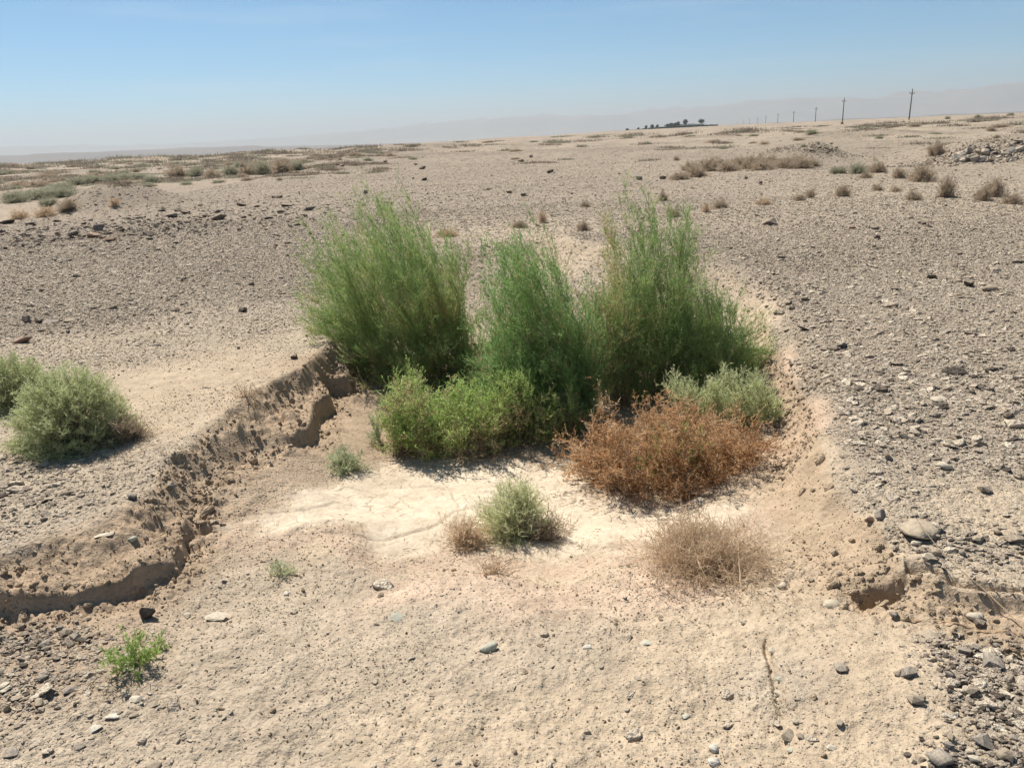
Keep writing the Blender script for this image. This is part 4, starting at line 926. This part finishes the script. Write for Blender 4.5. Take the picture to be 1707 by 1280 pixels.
sticks('twig', 'pale dead twig lying against the straw coloured shrub', [(1240, 925, .5, .10, .1), (1235, 912, -.7, .09, .2), (1240, 985, 1.4, .16, .7), (1222, 975, 1.9, .14, .8)], 1, .0035, group='twigs by the straw shrub')
sticks('twig', 'tan dead twig lying along the front edge of the rust brown shrub', [(960, 800, -.25, .22, .05), (1000, 815, .1, .25, .08), (1040, 826, -.1, .2, .1), (985, 790, -.6, .2, .12), (1080, 836, .3, .18, .1), (1020, 812, .5, .2, .1), (1250, 745, .3, .22, .1)], 1, .0028, group='twigs by the rust shrub')
sticks('dead_stalk', 'thin tall dead stalk standing near the right edge by the ledge', [(1700, 1035, 2.2, .42, .55)], 1, .0022, 'stalk')
sticks('dead_stalk', 'thin dead stem lying from the dark hole towards the right edge', [(1500, 1030, -.35, .35, .0)], 1, .003, 'stalk')

# ------------------------------------------------------------ far shrubs, copied from a few grown ones
def grow(kind, mats, n, shoots, tone, up):
    v = nrm(rng.normal(size=(n, 3))); v[:, 2] = np.abs(v[:, 2]); t = v * rng.uniform(.45, 1, (n, 1)) * (1 + .2 * vnoise(v[:, 0] * 2, v[:, 1] * 2 + n, 3)[:, None])
    b = rng.normal(0, .12, (n, 3)); b[:, 2] = -.02
    return shrub(kind, 'shrub', 'x', (0, 0, 0), b, t, mats, shoots=shoots, slen=(.10, .28), leaves=5, llen=(.04, .10), lift=up * .4, spread=.9, leafw=.012, shootw=.008, stemw=.02, wig=.03, tone=tone, t0=.3)
protoF = {'dry': [grow('dry_shrub', ('dry', 'twig'), 150, 18, (.5, .2), .2) for i in range(3)],
          'sage': [grow('sage_shrub', ('sage', 'twig'), 150, 18, (.5, .2), .3) for i in range(3)],
          'tan': [grow('dry_shrub', ('straw', 'twig'), 100, 14, (.35, .2), .2) for i in range(2)]}
used = set()
def far_shrub(px, py, wpx, hpx, kind, label, group=None, yaw=None):
    g = G(px, py); d = (g - Vector((0, 0, CAM_H))).length
    src = random.choice(protoF[kind])
    if src.name not in used: o = src; used.add(src.name)
    else:
        o = src.copy(); sc.collection.objects.link(o)
        for ch in list(src.children):
            c = ch.copy(); sc.collection.objects.link(c); c.parent = o
    w_ = wpx * d / FPX / 2 / 1.12; h_ = hpx * d / FPX / 1.12
    o.location = (g.x, g.y + w_ * .3, Hs(g.x, g.y + w_ * .3) - .02); o.scale = (w_, w_ * .9, h_); o.rotation_euler = (0, 0, random.uniform(0, 6.28))
    if 'group' in o.keys(): del o['group']
    tag(o, label, 'shrub', group); return o
F = far_shrub
g1 = 'dry shrubs in the row beyond the right shrub'; l1 = 'brown dry shrub in the long row in front of the far mound'
for a, b_, w_, h_ in [(1135, 300, 46, 17), (1162, 295, 58, 26), (1182, 285, 56, 27), (1215, 286, 56, 20), (1246, 282, 66, 27), (1274, 284, 58, 21), (1306, 281, 58, 18), (1338, 281, 54, 24), (1152, 284, 46, 18), (1198, 278, 50, 18), (1230, 276, 50, 18), (1262, 275, 54, 20), (1290, 274, 50, 17), (1322, 274, 46, 15), (1356, 277, 34, 14)]:
    F(a, b_, w_, h_, 'dry', l1, g1)
for a, b_, w_, h_, k, l in [
    (1128, 268, 16, 10, 'dry', 'small dry shrub up and left of the long brown row'),
    (1400, 290, 40, 16, 'sage', 'low olive shrub left in the hollow right of the long brown row'), (1432, 290, 44, 20, 'sage', 'low olive shrub in the middle of the hollow right of the brown row'),
    (1465, 288, 44, 24, 'dry', 'low brown shrub at the right end of the hollow'), (1445, 297, 30, 13, 'dry', 'small flat brown shrub in front of the hollow'),
    (1500, 298, 28, 22, 'dry', 'brown shrub just left of the biggest dry shrub on the right'), (1541, 303, 56, 35, 'dry', 'biggest rounded dry shrub on the right, below the rubble heap'),
    (1563, 258, 36, 24, 'dry', 'dry shrub at the left end of the rubble heap'), (1580, 330, 34, 42, 'dry', 'tall narrow dry shrub right of the biggest dry shrub'),
    (1525, 334, 32, 20, 'dry', 'dry shrub below the biggest dry shrub'), (1406, 328, 32, 24, 'dry', 'lone round dry shrub below the olive hollow'),
    (1334, 335, 26, 15, 'dry', 'left one of a touching pair of small dry shrubs'), (1352, 330, 24, 20, 'dry', 'right one of a touching pair of small dry shrubs'),
    (1178, 354, 24, 22, 'tan', 'left one of two pale dry shrubs right of the tall wispy stems'), (1202, 348, 36, 20, 'dry', 'right one of two pale dry shrubs right of the tall wispy stems'),
    (1275, 342, 40, 16, 'tan', 'thin pale dry shrub above the wide low black stone'), (1465, 318, 28, 14, 'dry', 'small dry shrub left of a pale stone patch on the right'),
    (1495, 320, 26, 12, 'dry', 'small flat dry shrub below the brown shrub on the right'), (1640, 335, 36, 28, 'dry', 'left one of the dry shrub cluster at the right edge'),
    (1660, 328, 48, 34, 'dry', 'largest of the dry shrub cluster at the right edge'), (1690, 340, 36, 20, 'dry', 'nearest of the dry shrub cluster at the right edge'),
    (1355, 224, 28, 9, 'sage', 'far green shrub on the plain between the first two utility poles'), (1404, 207, 6, 5, 'sage', 'tiny dark shrub right of the second utility pole'),
    (1580, 199, 12, 5, 'sage', 'dark tuft on the skyline right of the nearest pole'), (1631, 197, 12, 6, 'sage', 'dark shrub on the skyline farther right of the nearest pole'),
    (1686, 193, 14, 5, 'sage', 'dark shrub on the skyline at the right edge'),
    (905, 372, 24, 30, 'tan', 'straw coloured tuft behind the middle green shrub'), (866, 380, 36, 18, 'dry', 'thin brown tuft left of the straw coloured tuft'),
    (972, 385, 30, 24, 'dry', 'brown tuft behind the left of the wispy stems'), (976, 345, 26, 14, 'dry', 'small brown tuft farther behind the wispy stems'),
    (1106, 335, 24, 22, 'dry', 'brown tuft seen through the tall wispy stems'), (1125, 362, 30, 22, 'dry', 'brown tuft right behind the tall wispy stems'),
    (745, 395, 60, 20, 'tan', 'pale dry tuft behind the top of the left green shrub'),
    (190, 345, 26, 18, 'tan', 'yellow tuft on the front of the low gravel mound at the left'),
    (30, 366, 40, 18, 'tan', 'tan dry shrub nearest the left edge below the green row'), (72, 362, 44, 20, 'tan', 'tan dry shrub left of the gravel mound foot'),
    (112, 352, 44, 22, 'dry', 'brown dry shrub at the left foot of the gravel mound')]:
    F(a, b_, w_, h_, k, l)
g2 = 'grey green shrubs along the low wash at the left'; l2 = 'grey green shrub in the row along the low wash at the left'
for a, b_, w_, h_ in [(20, 338, 56, 20), (58, 334, 60, 20), (95, 330, 70, 20), (125, 309, 60, 14), (152, 306, 60, 14), (182, 303, 56, 12), (215, 300, 66, 12), (40, 330, 60, 14), (75, 326, 60, 14), (96, 316, 60, 12), (250, 305, 36, 14), (292, 296, 54, 24), (325, 294, 44, 18), (352, 296, 40, 16),
                      (385, 292, 44, 18), (412, 292, 44, 24), (440, 291, 46, 26), (470, 289, 46, 26), (495, 284, 36, 18), (235, 278, 30, 7), (80, 345, 40, 18), (30, 312, 40, 12), (60, 312, 50, 12), (400, 280, 40, 12), (430, 277, 40, 10), (465, 274, 50, 12)]:
    F(a, b_, w_, h_, random.choice(['sage', 'sage', 'dry']), l2, g2)
g3 = 'small shrubs spread over the far plain'; l3 = 'small far shrub on the distant plain'
for i in range(80):
    a = random.uniform(0, 1700) if i % 2 else random.uniform(0, 620); hz = 262 - a * .0437
    b_ = hz + random.uniform(14, 42) if a > 500 else 275 - a * .02 + random.uniform(2, 42)
    if 1480 < a and b_ > 235: continue
    F(a, b_, random.uniform(12, 40), random.uniform(3, 8), random.choice(['sage', 'dry', 'dry']), l3, g3)
for ps in protoF.values():
    for s_ in ps:
        if s_.name not in used:
            for ch in list(s_.children): bpy.data.objects.remove(ch)
            bpy.data.objects.remove(s_)

# low scrub nobody could count, in drainage bands across the far ground
def low_scrub():
    P_, T_ = [], []
    for i in range(420):
        if i % 3: a, b_ = random.uniform(-40, 640), None
        else: a, b_ = random.uniform(300, 1750), None
        hz = 255.7 - a * .0437; b_ = hz + (random.choice([20, 26, 34, 46, 58]) + random.gauss(0, 3) if a < 640 and i % 3 else random.uniform(13, 60))
        if a > 640 and random.random() < .5: b_ = hz + random.uniform(13, 26)
        g = G(a, b_); d = math.hypot(g.x, g.y); w_ = random.uniform(8, 26) * d / FPX; n = 170
        u = rng.normal(0, 1, (n, 2)) * np.array([w_ * .6, w_ * .35]) + np.array([g.x, g.y]); z = terrain(u[:, 0], u[:, 1])[0]
        h = random.uniform(2.0, 5.5) * d / FPX; p = np.concatenate([u, z[:, None]], 1)
        dd = nrm(rng.normal(0, .6, (n, 3)) + np.array([0, 0, .8])) * h * rng.uniform(.4, 1, (n, 1)); dd[:, 2] = np.abs(dd[:, 2])
        P_.append(np.stack([p, p + dd * .5, p + dd + rng.normal(0, .2, (n, 3)) * h], 1)); T_.append(rng.normal(random.choice([.2, .35, .6]), .15, n))
    Pn = np.concatenate(P_); wd_ = np.linalg.norm(Pn[:, 0, :2], axis=1) * .0006
    o = ribbons(Pn, wd_[:, None] * np.array([[1, .9, .3]]), np.concatenate(T_), 'scrub', plant_mat('scrub', [(0, (.20, .155, .12)), (.4, (.30, .245, .185)), (.7, (.27, .27, .19)), (1, (.36, .35, .25))]), None)
    tag(o, kind='stuff')
low_scrub()

# ------------------------------------------------------------ utility poles
def simple_mat(name, c, rough=.8, noise_s=None):
    m, n, b, o = new_mat(name); b.inputs['Roughness'].default_value = rough
    tc = N(n, 'ShaderNodeTexCoord'); x = N(n, 'ShaderNodeTexNoise'); x.inputs['Scale'].default_value = noise_s or 3; x.inputs['Detail'].default_value = 5
    n.links.new(tc.outputs['Object'], x.inputs['Vector'])
    n.links.new(mixc(n, x.outputs['Fac'], tuple(v * .8 for v in c), tuple(min(1, v * 1.2) for v in c)), b.inputs['Base Color']); return m
m_pole = simple_mat('weathered_pole', (.17, .155, .14)); m_iron = simple_mat('dark_iron', (.05, .05, .055), .6); m_ins = simple_mat('brown_porcelain', (.10, .06, .045), .3)
def cyl(bm, p0, p1, r0, r1, seg=8):
    p0, p1 = Vector(p0), Vector(p1); d = p1 - p0
    q = d.to_track_quat('Z', 'Y').to_matrix().to_4x4()
    bmesh.ops.create_cone(bm, cap_ends=True, segments=seg, radius1=r0, radius2=r1, depth=d.length, matrix=Matrix.Translation((p0 + p1) / 2) @ q)
def box(bm, c, s, rot=None):
    mt = Matrix.Translation(c) @ (rot or Matrix.Identity(4)) @ Matrix.Diagonal((*s, 1)); bmesh.ops.create_cube(bm, size=1, matrix=mt)
def fin(bm, name, mat, parent=None):
    me = bpy.data.meshes.new(name); bm.to_mesh(me); bm.free(); me.materials.append(mat); return link(name, me, parent)
def pole(hgt):
    e = bpy.data.objects.new('utility_pole', None); sc.collection.objects.link(e)
    bm = bmesh.new(); cyl(bm, (0, 0, -.5), (0, 0, hgt), .19, .11, 10); fin(bm, 'pole', m_pole, e)
    bm = bmesh.new(); box(bm, (0, 0, hgt - 1.05), (1.9, .12, .13)); cyl(bm, (-.65, .0, hgt - 1.05), (0, 0, hgt - 1.6), .025, .025, 6); cyl(bm, (.65, 0, hgt - 1.05), (0, 0, hgt - 1.6), .025, .025, 6)
    fin(bm, 'crossarm', m_iron, e)
    for x in (-.85, .85, 0):
        z0 = hgt - .98 if x else hgt
        bm = bmesh.new(); cyl(bm, (x, 0, z0), (x, 0, z0 + .14), .025, .025, 6); cyl(bm, (x, 0, z0 + .12), (x, 0, z0 + .20), .10, .07, 8); cyl(bm, (x, 0, z0 + .20), (x, 0, z0 + .30), .08, .04, 8)
        fin(bm, 'insulator', m_ins, e)
    return e
P0 = pole(8.6)
gp = 'utility poles running away across the plain'
plist = [(1515, 202, 54, 'nearest and tallest utility pole, rightmost of the line'), (1404, 207, 44, 'second utility pole from the right with a tiny dark shrub at its foot'),
         (1358.5, 209, 31, 'third utility pole from the right'), (1322, 210, 25, 'fourth utility pole from the right'), (1296, 210, 21, 'fifth utility pole from the right'),
         (1276, 209, 17, 'sixth utility pole from the right'), (1262, 210, 14, 'seventh utility pole from the right'), (1249, 210, 12, 'eighth utility pole from the right'),
         (1239, 211, 10, 'ninth utility pole from the right'), (1229, 211, 8.5, 'tenth utility pole from the right')]
for i, (a, b_, h_, l) in enumerate(plist):
    d = 8.9 * FPX / h_ * 1.05
    ray = raydir(a, b_); ray = ray / math.hypot(ray[0], ray[1]); x, y = ray[0] * d, ray[1] * d
    if i == 0: o = P0
    else:
        o = P0.copy(); sc.collection.objects.link(o)
        for ch in list(P0.children):
            c = ch.copy(); sc.collection.objects.link(c); c.parent = o
    top = Q(a, b_ - h_, y)[2]; z = Hs(x, y); o.location = (x, y, z); k = max(.7, min(1.35, (top - z) / 8.9)); o.scale = (.95, .95, k)
    o.rotation_euler = (0, R(.8) if i == 0 else R(random.uniform(-.5, .5)), R(25))
    tag(o, l, 'utility pole', gp)
    print('POLE', i, d, z, top, k)

# ------------------------------------------------------------ farm on the far plain
m_wall = simple_mat('whitewash', (.62, .60, .56)); m_roof = simple_mat('pale_roof', (.50, .49, .47)); m_door = simple_mat('dark_opening', (.05, .05, .05)); m_bark = simple_mat('bark', (.09, .07, .05))
m_leaf = plant_mat('tree_leaf', [(0, (.02, .035, .018)), (.5, (.035, .055, .028)), (1, (.06, .085, .04))], .1)
def at_dist(px, d):
    ray = raydir(px, 215); ray = ray / math.hypot(ray[0], ray[1]); return ray[0] * d, ray[1] * d
def building(px, d, L, Wd, Hh, label):
    x, y = at_dist(px, d); e = bpy.data.objects.new('farm_building', None); sc.collection.objects.link(e); e.location = (x, y, Hs(x, y)); e.rotation_euler = (0, 0, R(-8)); tag(e, label, 'building')
    bm = bmesh.new(); box(bm, (0, 0, Hh / 2 - .5), (L, Wd, Hh + 1)); fin(bm, 'wall', m_wall, e)
    bm = bmesh.new(); box(bm, (0, 0, Hh + .15), (L + .8, Wd + .8, .3)); fin(bm, 'roof', m_roof, e)
    bm = bmesh.new(); box(bm, (0, -Wd / 2 - .02, 1.1), (1.4, .08, 2.2)); fin(bm, 'door', m_door, e)
    for k in (-.35, -.18, .2, .36):
        bm = bmesh.new(); box(bm, (k * L, -Wd / 2 - .02, 1.8), (1.3, .08, 1.0)); fin(bm, 'window', m_door, e)
building(1132, 840, 30, 8, 3.2, 'long white farm building between the dark trees on the far plain')
building(1160, 850, 16, 7, 2.8, 'short white farm building right of the long one on the far plain')
building(1100, 845, 22, 7, 1.8, 'low pale farm shed left of the dark trees on the far plain')
def tree(px, d, h_, w_, label, group=None, n=900):
    x, y = at_dist(px, d); z = Hs(x, y); e = bpy.data.objects.new('tree', None); sc.collection.objects.link(e); e.location = (x, y, z); tag(e, label, 'tree', group)
    bm = bmesh.new(); cyl(bm, (0, 0, -.3), (.1, 0, h_ * .45), .28, .18, 8)
    for q in range(5):
        a = q * 1.3; cyl(bm, (.1, 0, h_ * (.3 + .03 * q)), (math.cos(a) * w_ * .3, math.sin(a) * w_ * .3, h_ * .7), .1, .05, 6)
    fin(bm, 'trunk', m_bark, e)
    c = nrm(rng.normal(size=(9, 3))) * rng.uniform(.2, .6, (9, 1)) * np.array([w_ / 2, w_ / 2, h_ * .3]) + np.array([0, 0, h_ * .66])
    p = c[rng.integers(0, 9, n)] + rng.normal(0, 1, (n, 3)) * np.array([w_ * .13, w_ * .13, h_ * .09])
    dd = nrm(rng.normal(size=(n, 3))) * .35; LP = np.stack([p - dd, p, p + dd], 1)
    ribbons(LP, np.tile([[.1, .4, .1]], (n, 1)), rng.random(n), 'crown', m_leaf, e)
tr = [(1046, 830, 3.2, 3, 'tiny dark tree at the far left of the farm'), (1064, 835, 3.0, 2.2, 'second small tree from the left of the farm'), (1077, 835, 4.4, 3.2, 'third small dark tree from the left of the farm'),
      (1087, 830, 4.8, 3.6, 'fourth small dark tree from the left of the farm'), (1096, 836, 4.2, 3, 'small tree just left of the farm tree clump'), (1113, 835, 4.6, 5, 'leftmost tree of the clump before the white building'),
      (1119, 832, 5.2, 5, 'second tree of the clump before the white building'), (1125, 834, 5.0, 5, 'third tree of the clump before the white building'), (1130, 834, 6.2, 4, 'right tree of the clump before the white building'),
      (1142, 830, 8.0, 5.5, 'large round dark tree right of the clump on the far plain'), (1169, 830, 8.2, 6.5, 'largest spreading dark tree, rightmost at the farm')]
for a, d, h_, w_, l in tr: tree(a, d, h_, w_, l)
# long dark hedge around the farm
def hedge(pa, pb, d, h_, label):
    n = 5000; a = rng.uniform(pa, pb, n); pts_ = np.array([at_dist(q, d + rng.uniform(-1.2, 1.2)) for q in a]); z = terrain(pts_[:, 0], pts_[:, 1])[0]
    hh = h_ * (.7 + .5 * np.abs(vnoise(a * .5, a * 0, 3)))
    p = np.concatenate([pts_, (z + rng.random(n) * hh)[:, None]], 1); c = p.mean(0); c[2] = z.mean(); dd = nrm(rng.normal(size=(n, 3))) * .4
    o = ribbons(np.stack([p - dd, p, p + dd], 1) - c, np.tile([[.1, .45, .1]], (n, 1)), rng.random(n), 'hedge', m_leaf, None); o.location = c; tag(o, label, 'hedge')
hedge(1043, 1112, 815, 1.3, 'long low dark hedge at the left of the far farm')
hedge(1112, 1196, 820, 1.5, 'long low dark hedge in front of the white farm buildings')
